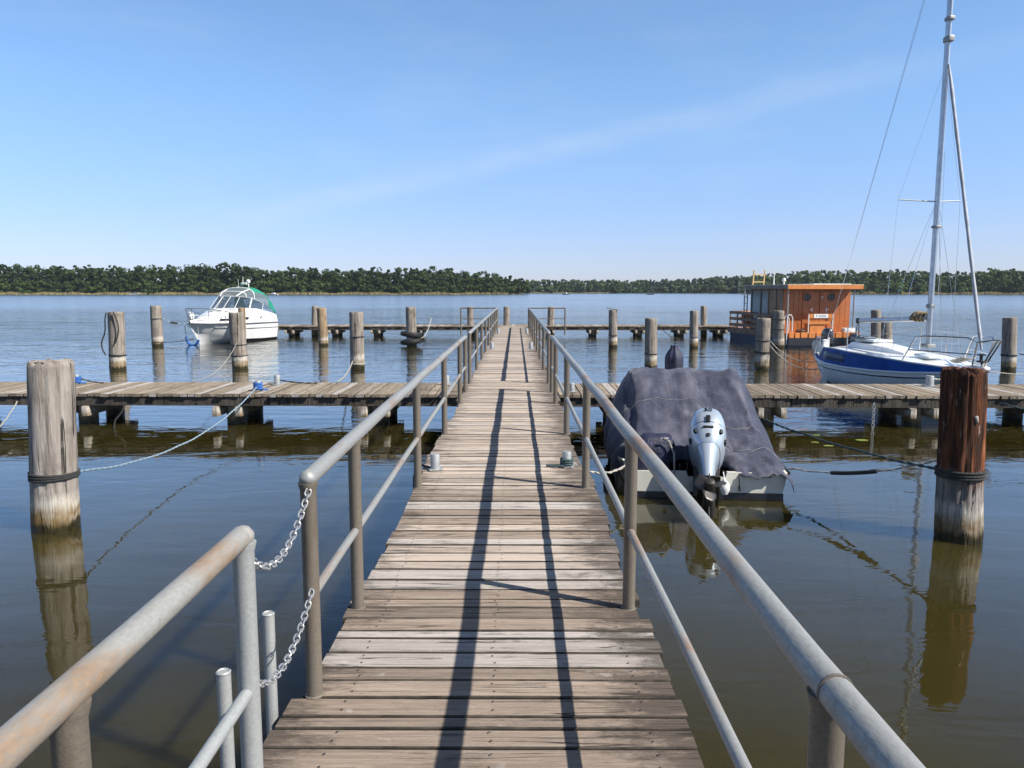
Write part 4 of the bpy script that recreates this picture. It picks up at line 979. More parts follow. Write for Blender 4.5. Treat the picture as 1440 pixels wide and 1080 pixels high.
    b.tube([(1.1, -.1, 2.46), (1.05, -.1, 2.95)], .012, 6); b.box((1.15, .0, 2.62), (.25, .2, .1), bev=.03); b.tube([(1.3, -.3, 2.44), (1.1, 0, 2.6), (1.0, .2, 2.6)], .015, 6); b.tube([(.9, -.45, 2.4), (.85, -.5, 2.85)], .008, 5)
    b.build('radar_mast', M['white'], t)
    b = MB(); b.box((-.28, 0, .18), (.5, 1.5, .06), bev=.02); b.tube([(-.05, .8, .85), (-.3, .8, .75), (-.4, .8, .3)], .03, 6); b.build('swim_platform', M['rail_far'], t)
    b = MB(); b.lathe([(.02, .0), (.10, .05), (.13, .2), (.11, .38), (.02, .42)], (5.0, -.05, 1.0), 14); b.tube([(4.3, .3, 1.05), (4.8, .2, 1.1), (5.1, 0, 1.02)], .03, 6); b.build('anchor_roller', M['gel'], t)
    # numbers of the boat on its stern quarter cannot be read in the photo and are left out
    return t
cr = cruiser()
Mc = Matrix.Translation((-12.4, 37.2, 0)) @ Matrix.Rotation(R(-104), 4, 'Z')
b = MB(); b.tube([Mc @ Vector((4.95, -.06 + .30 * math.sin(a), .30 - .30 * math.cos(a) + .0)) for a in [-1.75 + 3.1 * j / 14 for j in range(15)]], .052, 10)
bf = b.build('bow_fender', M['rope_royal']); tag(bf, 'curved blue fender hanging under the cabin cruiser bow', 'fender')
b = MB(); b.tube([Mc @ Vector((4.93, .24, .28)), Mc @ Vector((4.95, .2, .93))], .012, 6); b.tube([Mc @ Vector((4.95, -.36, .36)), Mc @ Vector((5.1, -.3, .8)), Mc @ Vector((5.12, -.05, .97))], .012, 6)
ft = b.build('lanyard', M['rope_white'], bf)
p3 = at(222, 487, 0); bow = Mc @ Vector((5.2, 0, .95))
rope('line with a dark sleeve from the cabin cruiser bow to the slim post', bow, (p3.x + .25, p3.y, 1.15), .10, .02, 'rope_blue')
b = MB(); b.tube([bow.lerp(Vector((p3.x + .25, p3.y, 1.15)), .45 + .25 * i / 6) - Vector((0, 0, .095)) for i in range(7)], .045, 8)
tag(b.build('rope_sleeve', M['rubber']), 'dark rubber snubber on the cruiser bow line', 'sleeve')
rope('dark line from the cruiser bow low over the water to the slim post', Mc @ Vector((4.75, -.15, .25)), (p3.x + .2, p3.y - .1, .18), .04, .02, 'rope_dark')

# ---- sailboat --------------------------------------------------------------------
SBO = Vector((8.2, 20.4, 0)); SBH = Vector((.87, -5.81, 0)).normalized(); SBA = math.atan2(SBH.y, SBH.x); SBL = 5.75
SBP = Vector((-SBH.y, SBH.x, 0))                                  # port
def sb_c(px, py, yl=0.0):
    """pixel to local (x, y, z) on the plane y_local = yl of the sailboat"""
    r = ray(px, py); o = Vector((0, 0, CAM_H)) - SBO; t = (yl - o.dot(SBP)) / r.dot(SBP); p = o + r * t
    return Vector((p.dot(SBH), yl, p.z))
def sailboat():
    t = thing('sailboat', 'small blue and white sailboat with a bare mast, moored bow to the right near jetty', 'boat', SBO, SBA)
    T = [0, .06, .15, .28, .45, .62, .77, .88, .955, 1.0]
    HB = [.24, .42, .66, .90, 1.0, .95, .76, .50, .24, .03]
    RZ_ = [.56, .545, .53, .515, .515, .535, .575, .63, .69, .74]
    WB = [.04, .20, .46, .74, .88, .78, .52, .26, .08, .0]
    XW = [.62, .62, .95, SBL * .29, SBL * .45, SBL * .60, SBL * .73, SBL * .825, SBL * .885, SBL * .91]
    RT = [0, 0, .0, .27, .33, .27, .19, .11, .04, 0]                # raised topsides
    rings = []
    for i, k in enumerate(T):
        x = k * SBL; hb, rz, wb, xw = HB[i], RZ_[i], WB[i], XW[i]
        L = [(x, hb, rz), (x + (xw - x) * .10, hb * .995, rz - .09), (x + (xw - x) * .14, hb * .985, rz - .12), (x + (xw - x) * .5, hb * .62 + wb * .38 + .03, rz * .48), (xw, wb, .03), (xw, wb * .5, -.2), (xw, 0, -.35)]
        rings.append([Vector(p) for p in L] + [Vector((p[0], -p[1], p[2])) for p in reversed(L[:-1])])
    b = MB(); b.loft(rings, mats=lambda i, j: 1 if j in (1, 10) else (2 if j in (4, 5, 6, 7) else 0)); b.add(rings[0], [tuple(range(13))])
    h = b.build('hull', [M['gel_blue'], M['navy_paint'], M['hull_navy']], t, smooth=60)
    b = MB()
    for s in (-1, 1): b.tube([(k * SBL, s * (HB[i] + .012), RZ_[i] + .005) for i, k in enumerate(T)], .026, 8)
    b.build('rub_rail', M['gel_blue'], h)
    # fine interpolation of the raised topsides and deck
    def ip(tab, k):
        for i in range(len(T) - 1):
            if k <= T[i + 1]: q = (k - T[i]) / (T[i + 1] - T[i]); return tab[i] + (tab[i + 1] - tab[i]) * q
        return tab[-1]
    def rt(k):
        if k < .15: return .11
        if k < .21: q = (k - .15) / .06; return .11 + (.35 - .11) * q * q * (3 - 2 * q)
        q = (k - .21) / .79; return .38 * (1 - q ** 2.4) - (.03 * (1 - (k - .21) / .09) if k < .3 else 0)
    ks = [i / 60 for i in range(61)]
    for s in (-1, 1):
        b = MB(); b.loft([[(k * SBL, s * (ip(HB, k) - .004), ip(RZ_, k)), (k * SBL, s * (ip(HB, k) * .985 - .005), ip(RZ_, k) + rt(k) * .6), (k * SBL, s * (ip(HB, k) * .955 - .008), ip(RZ_, k) + rt(k))] for k in ks])
        b.build('blue_topside', M['blue_paint'], h, smooth=60)
    for s in (-1, 1):
        wb_ = MB(); wb_.loft([[(k * SBL, s * (ip(HB, k) * .99 + .004), ip(RZ_, k) + rt(k) * .30), (k * SBL, s * (ip(HB, k) * .972 + .004), ip(RZ_, k) + rt(k) * .78)] for k in [.23 + .21 * i / 12 for i in range(13)]])
        wbo = wb_.build('cabin_window', M['glass'], h); solid(wbo, .01)
    deck = []
    for k in ks:
        x = k * SBL; hb = ip(HB, k) * .955 - .008; z = ip(RZ_, k) + rt(k)
        if k < .2:
            deck.append([(x, hb * c, z + (-.0 if abs(c) > .75 else -.16)) for c in (1, .8, .74, .3, 0, -.3, -.74, -.8, -1)])
        else:
            cr_ = .04 * min(1, (1 - k) * 3); deck.append([(x, hb * c, z + cr_ * (1 - c * c)) for c in (1, .8, .74, .3, 0, -.3, -.74, -.8, -1)])
    b = MB(); b.loft(deck); b.build('deck', M['gel'], t, smooth=40)
    b = MB()
    for s in (-1, 1): b.tube([(k * SBL, s * (ip(HB, k) * .95 - .01), ip(RZ_, k) + rt(k) + .012) for k in ks[9:58]], .017, 6)
    b.build('toe_rail', M['gel_blue'], t)
    # cabin roof / sliding hatch
    zc = lambda k: ip(RZ_, k) + rt(k) + .06
    rr_ = []
    for (k, w_, hh) in ((.28, .36, .02), (.31, .38, .11), (.44, .36, .12), (.54, .30, .09), (.62, .22, .02)):
        x = k * SBL; z = zc(k); rr_.append([(x, w_, z - .05), (x, w_ * .93, z + hh * .8), (x, w_ * .6, z + hh), (x, 0, z + hh + .02), (x, -w_ * .6, z + hh), (x, -w_ * .93, z + hh * .8), (x, -w_, z - .05)])
    b = MB(); b.loft(rr_, caps=True); rf = b.build('cabin_roof', M['gel'], t, smooth=50)
    b = MB(); b.box((.37 * SBL, 0, zc(.37) + .16), (.75, .5, .06), bev=.02); b.build('sliding_hatch', M['gel_blue'], rf)
    b = MB(); b.box((.72 * SBL, 0, zc(.72) + .03), (.5, .44, .05), bev=.02, ry=.06); b.build('fore_hatch', M['gel_blue'], rf)
    b = MB(); b.box((.335 * SBL, -.15, zc(.33) + .20), (.55, .35, .05), bev=.02, ry=-.05); b.build('folded_cover', M['motor_grey'], rf)
    # mast, boom
    mb_ = sb_c(1305, 486); mx = mb_.x; mt = sb_c(1335.5, -40); zt = 10.2
    b = MB(); b.loft([[Vector((mx + .07 * math.cos(a), .045 * math.sin(a), z)) for a in [2 * PI * j / 16 for j in range(16)]] for z in (mb_.z - .1, 4, 7, zt)], closed=True, caps=True)
    ma = b.build('mast', M['alu'], t, smooth=50)
    for c_, d_ in (((mx, 0, mb_.z), (.24, .2, .08)), ((mx, 0, 1.95), (.16, .12, .09)), ((mx + .02, 0, 3.6), (.18, .13, .06)), ((mx + .03, 0, 7.35), (.2, .13, .12)), ((mx + .02, 0, 7.75), (.18, .13, .08))):
        b = MB(); b.box(c_, d_, bev=.02); b.build('mast_fitting', M['rail_far'], ma)
    be = sb_c(1208, 451); bg_ = Vector((mx - .08, 0, sb_c(1298, 448).z))
    b = MB(); b.loft([[Vector((bg_.x + (be.x - bg_.x) * k, .035 * math.cos(a), bg_.z + (be.z - bg_.z) * k + .055 * math.sin(a))) for a in [2 * PI * j / 12 for j in range(12)]] for k in (0, .5, 1)], closed=True, caps=True)
    bo = b.build('boom', M['alu'], t)
    b = MB()
    for k in range(7): b.tube([(bg_.x - .10 - .045 * k, .09 * math.cos(a) + .02 * math.sin(k * 2), bg_.z + .04 + (.09 + .015 * math.sin(k * 3)) * math.sin(a)) for a in [2 * PI * j / 14 for j in range(14)]], .022, 6, closed=True)
    b.build('rope_coil', M['coil'], bo)
    b = MB(); b.box((be.x - .02, 0, be.z), (.12, .09, .13), bev=.02); b.box((bg_.x - .42, 0, bg_.z), (.22, .1, .1), bev=.02); b.tube([(be.x, 0, be.z - .03), (be.x + .02, .02, .75)], .012, 6); b.tube([(be.x - .05, 0, be.z - .03), (be.x - .12, -.05, .7)], .01, 6); b.build('boom_fitting', M['motor_black'], bo)
    # standing rigging
    sz = sb_c(1316, 284).z; ht = sb_c(1330, 92).z; bowp = sb_c(1378, 474)
    b = MB()
    for s in (-1, 1): b.tube([(mx, 0, sz), (mx - .25, s * .72, sz + .06)], .014, 6)
    b.build('spreader', M['alu'], ma)
    ch_ = lambda s, dx: (mx - dx, s * .84, ip(RZ_, .66) + rt(.66) + .02)
    b = MB()
    for s in (-1, 1):
        b.tube([ch_(s, .35), (mx - .25, s * .72, sz + .06), (mx, 0, ht)], .004, 5); b.tube([ch_(s, .05), (mx, s * .03, sz)], .004, 5); b.tube([ch_(s, .65), (mx, s * .03, sz)], .004, 5)
    b.tube([(.08, 0, .9), (mx - .09, 0, zt)], .0045, 5); b.tube([(.42, -.2, .95), (mx - .07, 0, zt - .1)], .004, 5)
    b.tube([(mx + .12, .1, 1.3), (mx + .09, .03, sz + 1.0)], .005, 5); b.tube([(mx + .1, -.05, 1.3), (mx + .08, 0, ht)], .006, 5); b.tube([(mx - .09, .03, 1.3), (mx - .08, 0, ht)], .006, 5)
    b.build('rigging_wire', M['steel'], ma)
    fx = SBL - .18; fz = .86
    b = MB(); n = 20; b.tube([(fx + (mx + .08 - fx) * i / n, 0, fz + .28 + (ht - fz - .28) * i / n) for i in range(n + 1)], [.02] + [.034 + .003 * math.sin(i * 2.2) for i in range(1, n - 1)] + [.03, .015], 8)
    fs = b.build('furled_jib', M['sail_cover'], t, smooth=60)
    b = MB(); b.lathe([(.02, -.12), (.085, -.1), (.085, -.08), (.03, -.07), (.03, .02), (.085, .03), (.085, .05), (.02, .06)], (fx + .01, 0, fz + .14), 16); b.tube([(fx + .06, 0, .74), (fx, 0, fz + .2)], .02, 6); b.build('furling_drum', M['motor_black'], fs)
    # pulpit
    zd = lambda k: ip(RZ_, k) + rt(k)
    b = MB()
    for s in (-1, 1):
        b.tube([(.735 * SBL, s * .72, zd(.735)), (.79 * SBL, s * .66, zd(.79) + .55), (.83 * SBL, s * .60, zd(.8) + .58), (.96 * SBL, s * .27, zd(.93) + .62), (SBL * .985, s * .17, zd(.96) + .55), (SBL * .955, s * .12, zd(.97) + .02)], .0165, 8)
        b.tube([(.765 * SBL, s * .69, zd(.77) + .27), (.97 * SBL, s * .2, zd(.95) + .31)], .013, 6)
        b.tube([(SBL * .985, s * .17, zd(.96) + .55), (SBL * 1.035, s * .08, zd(.97) + .60), (SBL * 1.05, 0, zd(.97) + .60)], .0165, 8); b.tube([(SBL * 1.045, s * .04, zd(.97) + .60), (SBL * .975, s * .03, zd(.99) + .02)], .0165, 8)
    b.build('pulpit', M['steel'], t)
    b = MB()
    for (k, s) in ((.44, -1), (.44, 1), (.60, 1)): b.tube([(k * SBL, s * ip(HB, k) * .93, zd(k)), (k * SBL, s * ip(HB, k) * .93, zd(k) + .56)], .014, 6)
    for s in (-1, 1): b.tube([(.05 * SBL, s * .5, .98), (.44 * SBL, s * .93, zd(.44) + .55), (.79 * SBL, s * .66, zd(.79) + .55)], .004, 5)
    b.build('stanchion', M['steel'], t)
    b = MB()
    for s in (-1, 1):
        b.tube([(.10 * SBL, s * .60, zd(.1)), (.115 * SBL, s * .60, zd(.1) + .48)], .017, 6); b.tube([(.16 * SBL, s * .66, zd(.16)), (.16 * SBL, s * .66, zd(.16) + .45)], .017, 6)
        b.tube([(.04, s * .35, .60), (.10 * SBL, s * .60, zd(.1) + .3)], .010, 6); b.tube([(.115 * SBL, s * .6, zd(.1) + .47), (.16 * SBL, s * .66, zd(.16) + .45)], .014, 6)
    b.tube([(.05, -.3, .70), (.20 * SBL, -.4, .74)], .028, 8); b.build('pushpit', M['steel'], t)
    # foredeck clutter, cleats
    b = MB()
    for k in range(5): b.tube([(.86 * SBL + .12 * math.cos(a) + .05 * k, .02 * k + .13 * math.sin(a), zd(.87) + .10 + .02 * k + .02 * math.sin(2 * a)) for a in [2 * PI * j / 16 for j in range(16)]], .012, 5, closed=True)
    b.build('rope_coil', M['rope_white'], t)
    b = MB(); b.box((.955 * SBL, 0, zd(.955) + .05), (.34, .22, .06), bev=.02); b.box((SBL * .99, 0, .78), (.14, .14, .07), bev=.02); b.build('bow_fitting', M['white'], t)
    # rudder on the transom, blade lifted
    b = MB(); pts = [(.04, .66), (-.10, .86), (-.30, .95), (-.52, .93), (-.60, .82), (-.50, .56), (-.22, .22), (.02, -.05), (.22, -.2), (.30, .0), (.16, .3)]
    b.add([(x, -.02, z) for x, z in pts] + [(x, .02, z) for x, z in pts], [tuple(range(len(pts))), tuple(reversed(range(len(pts), 2 * len(pts))))] + [(i, (i + 1) % len(pts), (i + 1) % len(pts) + len(pts), i + len(pts)) for i in range(len(pts))])
    b.build('rudder', M['gel'], t, smooth=30)
    b = MB(); b.box((.03, -.02, .80), (.10, .12, .40), bev=.02, ry=.1); b.box((.06, .1, .70), (.22, .3, .16), bev=.03); b.tube([(.02, .1, .6), (.02, .1, 1.05)], .025, 6); b.build('transom_bracket', M['white'], t)
    cw = outboard(t, Vector((-.06, .16, .90)), 0, R(-90), M['motor_dark'], .66)
    return t
sailboat()
rope('worn double rope from the weathered post to the sailboat stern', (p15.x + r15, p15.y, .85), SBO + Vector((.1, -.3, .58)), .35, .014, 'rope_white')
rope('second worn rope from the weathered post to the sailboat stern', (p15.x + r15, p15.y, .72), SBO + Vector((.15, -.5, .45)), .42, .014, 'rope_white')
rope('white mooring rope from the sailboat bow down to the pale jetty bollard', SBO + SBH * (SBL - .15) + Vector((-.1, 0, .70)), JR3 + Vector((.06, 0, .13)), .05, .016, 'rope_white')
rope('pale line from the sailboat bow to the far right post', SBO + SBH * (SBL - .05) + Vector((.05, 0, .72)), (p19.x + 1.3, p19.y - 3, .30), .10, .010, 'rope_white')

# ---- houseboat -------------------------------------------------------------------
HBO = Vector((11.02, 31.48, 0)); HBA = math.atan2(.159, .987)
def hb_c(px, py, u):
    """pixel to local (x, y, z) on the houseboat plane y_local = u"""
    ax = Vector((math.cos(HBA), math.sin(HBA), 0)); ay = Vector((-math.sin(HBA), math.cos(HBA), 0))
    r = ray(px, py); o = Vector((0, 0, CAM_H)) - HBO; t = (u - o.dot(ay)) / r.dot(ay); p = o + r * t
    return Vector((p.dot(ax), u, p.z))
def houseboat():
    t = thing('houseboat', 'orange wooden houseboat with a flat roof, moored at the right far jetty', 'houseboat', HBO, HBA)
    W_, L_ = 3.3, 5.35; DZ = .56; ZR = 2.36
    b = MB(); b.box((W_ * .22, L_ / 2, .14), (W_ * .40, L_, .56), bev=.06); b.box((W_ * .78, L_ / 2, .14), (W_ * .40, L_, .56), bev=.06); b.box((W_ / 2, L_ / 2 + .03, .30), (W_ - .1, L_ - .12, .16))
    b.build('pontoon', M['hull_navy'], t, smooth=0)
    b = MB(); b.box((W_ / 2, -.08, .22), (W_ - .2, .10, .30)); b.build('pontoon_front', M['black_paint'], t, smooth=0)
    b = MB(); b.box((W_ / 2, L_ / 2, DZ - .06), (W_ + .04, L_ + .04, .12)); dk_ = b.build('deck', M['orange_l'], t, smooth=0)
    b = MB(); b.box((-.03, L_ / 2, DZ - .09), (.03, L_ + .04, .24)); b.build('deck_fascia', M['slat'], dk_, smooth=0)
    b = MB(); x = .12
    while x < W_ - .2:
        wd = random.choice((.26, .34, .42)); b.box((x + wd / 2, -.05, DZ - .09 + random.uniform(-.01, .01)), (wd - .05, .06, .22), bev=.008); x += wd
    b.build('fascia_board', M['orange_l'], dk_, smooth=0)
    # cabin
    cx0, cx1, cy0, cy1 = .20, W_ - .06, .66, 3.45; hgt = ZR - DZ
    b = MB(); n = 13
    for i in range(n):
        x = cx0 + (cx1 - cx0) * (i + .5) / n; b.box((x, cy0, DZ + hgt / 2), ((cx1 - cx0) / n - .012, .04, hgt))
    b.box(((cx0 + cx1) / 2, cy0 + .025, DZ + hgt / 2), (cx1 - cx0, .02, hgt - .01)); fw = b.build('front_wall', M['orange'], t, smooth=0)
    b = MB(); b.box((cx1, (cy0 + cy1) / 2 + .03, DZ + hgt / 2), (.04, cy1 - cy0 - .1, hgt)); b.build('side_wall', M['orange'], t, smooth=0)
    b = MB(); b.box(((cx0 + cx1) / 2, cy1, DZ + hgt / 2), (cx1 - cx0, .04, hgt)); b.build('rear_wall', M['brown'], t, smooth=0)
    # left side: four tall panels, the two rear ones glazed
    ys = [cy0 + .03, 1.17, 1.85, 2.55, cy1 - .02]; names = ['side_panel', 'side_panel', 'window', 'window']
    for i in range(4):
        ya, yb = ys[i], ys[i + 1]; b = MB()
        if names[i] == 'window':
            b.box((cx0, (ya + yb) / 2, DZ + .24), (.05, yb - ya - .06, .46)); b.box((cx0, (ya + yb) / 2, ZR - .05), (.05, yb - ya - .06, .08))
            pnl = b.build('side_panel', M['brown'], t, smooth=0)
            b = MB(); b.box((cx0, (ya + yb) / 2, DZ + (hgt + .38) / 2), (.03, yb - ya - .12, hgt - .54)); wnd = b.build('window', M['window'], pnl, smooth=0)
        else:
            b.box((cx0, (ya + yb) / 2, DZ + hgt / 2), (.05, yb - ya - .06, hgt)); b.build('side_panel', M['brown'], t, smooth=0)
    b = MB()
    for y in ys: b.box((cx0 - .01, y, DZ + hgt / 2), (.09, .06, hgt))
    b.build('frame_post', M['roof_edge'], t, smooth=0)
    # roof
    b = MB(); b.box((W_ / 2, 1.85, ZR + .08), (W_ + .0, 3.85, .15)); rf = b.build('roof', M['roof_edge'], t, smooth=0)
    b = MB(); b.box((W_ / 2, -.105, ZR + .085), (W_ + .02, .04, .17)); b.build('front_fascia', M['orange_l'], rf, smooth=0)
    b = MB(); b.box((W_ / 2, 1.85, ZR + .172), (W_ + .06, 3.94, .03)); b.box((W_ * .66, .75, ZR + .21), (1.7, .9, .03)); b.build('roof_sheet', M['roof'], rf, smooth=0)
    b = MB()
    for px in (1108, 1201):
        q = hb_c(px, 440, -.02); b.tube([(q.x, .02, DZ), (q.x, .02, ZR)], .03, 8)
    b.build('porch_post', M['rail_far'], t)
    # doors with portholes
    dl, dr = hb_c(1128, 430, cy0).x, hb_c(1175, 430, cy0).x; dm = (dl + dr) / 2
    for s, (xa, xb) in ((-1, (dl, dm - .012)), (1, (dm + .012, dr))):
        b = MB(); b.box(((xa + xb) / 2, cy0 - .03, DZ + .86), (xb - xa, .03, 1.66), bev=.006); dd = b.build('door', M['orange'], t, smooth=0)
        q = hb_c(1135 if s < 0 else 1169, 418, cy0 - .05)
        b = MB(); b.lathe([(.155, -.01), (.155, .012), (.001, .012)], (q.x, cy0 - .045, q.z), 22, Matrix.Rotation(PI / 2, 3, 'X')); b.build('porthole', M['motor_black'], dd)
        b = MB(); b.tube([(q.x + .165 * math.cos(a), cy0 - .055, q.z + .165 * math.sin(a)) for a in [2 * PI * j / 22 for j in range(22)]], .018, 6, closed=True); b.build('porthole_ring', M['brown'], dd)
        hq = hb_c(1141.5 if s < 0 else 1161.5, 437, cy0 - .05); b = MB(); b.box((hq.x, cy0 - .055, hq.z), (.03, .02, .24), bev=.005); b.tube([(hq.x, cy0 - .08, hq.z + .06), (hq.x + s * .12, cy0 - .08, hq.z + .06)], .014, 6); b.build('handle', M['steel'], dd)
    b = MB(); q = hb_c(1155, 418, cy0); b.lathe([(.05, 0), (.045, .04), (.01, .06)], (q.x, cy0 - .03, q.z), 12, Matrix.Rotation(PI / 2, 3, 'X')); b.build('wall_lamp', M['white'], fw)
    # front railing with the number plate
    a_, c_ = hb_c(1137, 450, -.03), hb_c(1171, 450, -.03); z1 = hb_c(1150, 441.5, -.03).z; z2 = hb_c(1150, 447.5, -.03).z; z3 = hb_c(1150, 452, -.03).z; z4 = hb_c(1150, 456, -.03).z
    b = MB(); b.box(((a_.x + c_.x) / 2, -.03, (z1 + z2) / 2), (c_.x - a_.x, .03, z1 - z2)); b.box(((a_.x + c_.x) / 2, .0, (z3 + z4) / 2), (c_.x - a_.x, .03, z3 - z4)); b.box(((a_.x + c_.x) / 2 - .1, .25, DZ + .2), (.65, .45, .4), bev=.01)
    fr = b.build('front_railing', M['orange_l'], t, smooth=0)
    for x in (a_.x, c_.x):
        b = MB(); b.box((x, -.03, (DZ + z1) / 2), (.04, .045, z1 - DZ)); b.build('railing_post', M['roof'], fr, smooth=0)
    n0, n1 = hb_c(1144.5, 444, -.05), hb_c(1164.5, 444, -.05); zc_ = (z1 + z2) / 2
    b = MB(); b.box(((n0.x + n1.x) / 2, -.052, zc_ + .0), (n1.x - n0.x, .012, .165), bev=.003); npl = b.build('number_plate', M['white'], fr, smooth=0)
    text_mesh('number', 'F 31870', .135, M['ink'], npl, ((n0.x + n1.x) / 2, -.0595, zc_ - .005), (PI / 2, 0, 0), .0006)
    # swim ladder, deck clutter
    b = MB(); q = hb_c(1107, 470, -.08)
    b.tube([(q.x - .02, -.05, .1), (q.x, -.05, 1.25), (q.x + .06, -.05, 1.32), (q.x + .16, -.05, 1.30), (q.x + .22, -.05, 1.18), (q.x + .22, -.05, .62)], .024, 8); b.tube([(q.x - .02, .2, .1), (q.x, .2, 1.2), (q.x + .1, .2, 1.3), (q.x + .2, .2, 1.15), (q.x + .2, .2, .62)], .02, 8)
    b.build('ladder_rail', M['white'], t)
    b = MB()
    for k in range(4): b.tube([(.75 + .12 * (k % 2) + .1 * math.cos(a), .1 + .05 * k, DZ + .08 + .06 * abs(math.sin(a + k))) for a in [2 * PI * j / 12 for j in range(12)]], .022, 5, closed=True)
    b.build('rope_coil', M['rope_white'], t)
    b = MB(); b.box((W_ - .45, .1, DZ + .1), (.5, .3, .2), bev=.04); b.build('deck_box', M['white'], t)
    q = hb_c(1188, 467, .1); b = MB(); b.lathe([(.05, 0), (.07, .08), (.02, .2)], (q.x, .1, q.z - .12), 10); b.build('red_lamp', M['red'], t)
    b = MB(); b.lathe([(.07, 0), (.08, .04), (.02, .1)], (q.x, .1, q.z + .06), 10); b.build('white_lamp', M['white'], t)
    # rear terrace: slatted balustrade on the left and the back
    for zz in (DZ + .16, DZ + .44, DZ + .72):
        b = MB(); b.box((.03, 3.30 + .9, zz), (.035, 2.25, .13)); b.box((W_ * .25, L_ - .03, zz), (W_ * .45, .035, .13)); b.build('terrace_slat', M['slat'], t, smooth=0)
    for zz in (DZ + .15, DZ + .40, DZ + .68):
        b = MB(); b.box((.0, 1.85, zz), (.035, 2.3, .15 if zz < 1.1 else .12)); b.build('side_slat', M['slat'], t, smooth=0)
    for x, y in [(.055, y) for y in (.75, 1.5, 2.3, 3.05, 3.8, 4.55, L_ - .05)] + [(.8, L_ - .07), (1.5, L_ - .07)]:
        b = MB(); b.box((x, y, DZ + .38), (.05, .055, .80)); b.build('terrace_post', M['slat'], t, smooth=0)
    b = MB(); b.box((.55, 4.35, DZ + .30), (.5, .55, .28), bev=.06); b.box((.55, 4.65, DZ + .55), (.5, .1, .5), bev=.04); b.build('terrace_seat', M['orange_l'], t)
    # roof ladder at the rear corner
    b = MB()
    for y in (3.82, 4.12):
        b.tube([(.16, y, DZ), (.16, y, ZR + .1)], .03, 8)
    for k in range(6): b.tube([(.16, 3.82, DZ + .25 + .3 * k), (.16, 4.12, DZ + .25 + .3 * k)], .02, 6)
    b.build('roof_ladder', M['rail_far'], t)
    b = MB()
    for x in (.28, .80): b.box((x, 3.55, ZR + .46), (.05, .05, .80), ry=.06)
    for z in (ZR + .33, ZR + .66): b.box((.54, 3.55, z), (.55, .04, .05))
    b.build('roof_hoop', M['yellow_wood'], rf, smooth=0)
    b = MB(); q = hb_c(1085, 400, 2.0); b.tube([(q.x + .1, 2.0, ZR + .15), (q.x + .1, 2.0, ZR + .84)], [.03, .012], 6); b.build('antenna', M['white'], rf)
    q = hb_c(1102.5, 395, 1.0); b = MB(); b.tube([(q.x, 1.0, ZR + .15), (q.x, 1.0, ZR + .32)], .03, 8); b.lathe([(.02, -.07), (.075, -.04), (.08, .02), (.05, .08), (.01, .09)], (q.x, 1.0, ZR + .38), 14); b.build('roof_lamp', M['white'], rf)
    b = MB(); q = hb_c(1047, 412, 3.7); b.lathe([(.12, -.03), (.13, .03), (.06, .06)], (.35, 3.66, ZR - .12), 14); b.build('rear_lamp', M['rail_far'], t)
    # outboard, tilted up at the front right corner
    q = hb_c(1206, 474, -.35); outboard(t, Vector((q.x + .02, -.22, .02)), R(-38), R(25), M['motor_grey'], .9)
    return t
houseboat()

# ---- small boats far out ------------------------------------------------------------
def far_boat(px, py, Lm, rz, label, hullm, cabm):
    p = at(px, py, 0); t = thing('distant_boat', label, 'boat', p, rz, 'small boats far out on the lake')
    st = [(-Lm / 2, .7, .6, .6, .1, -.1, -Lm / 2), (0, .85, .65, .7, .1, -.1, 0), (Lm * .35, .5, .8, .3, .3, 0, Lm * .3), (Lm / 2, .03, .95, .02, .7, .5, Lm * .46)]
    b = MB(); r = hull_shell(b, st); b.loft(r); b.add(r[0], [tuple(range(len(r[0])))]); b.add([(q[0][0], s * q[0][1], q[0][2]) for q in r for s in (1,)] + [(q[0][0], -q[0][1], q[0][2]) for q in reversed(r)], [tuple(range(2 * len(r)))])
    b.build('hull', hullm, t)
    b = MB(); b.loft([[(-Lm * .22, .6, .6), (-Lm * .20, .5, 1.5), (-Lm * .2, -.5, 1.5), (-Lm * .22, -.6, .6)], [(Lm * .05, .6, .65), (Lm * .0, .5, 1.55), (Lm * .0, -.5, 1.55), (Lm * .05, -.6, .65)], [(Lm * .2, .5, .7), (Lm * .12, .42, 1.1), (Lm * .12, -.42, 1.1), (Lm * .2, -.5, .7)]], caps=True); b.build('cabin', cabm, t, smooth=20)
far_boat(190, 414.6, 9, R(8), 'low grey boat by the far left reeds', M['gel_dirty'], M['motor_grey'])
far_boat(384, 414.6, 8, R(160), 'white motor boat by the far shore right of the cabin cruiser', M['gel'], M['gel'])
far_boat(795, 414.4, 6, R(140), 'dark hulled white motorboat right of the pier far out on the lake', M['hull_navy'], M['gel'])
far_boat(915, 414.4, 6.5, R(20), 'dark fishing boat far out between the pier and the houseboat', M['motor_dark'], M['motor_dark'])

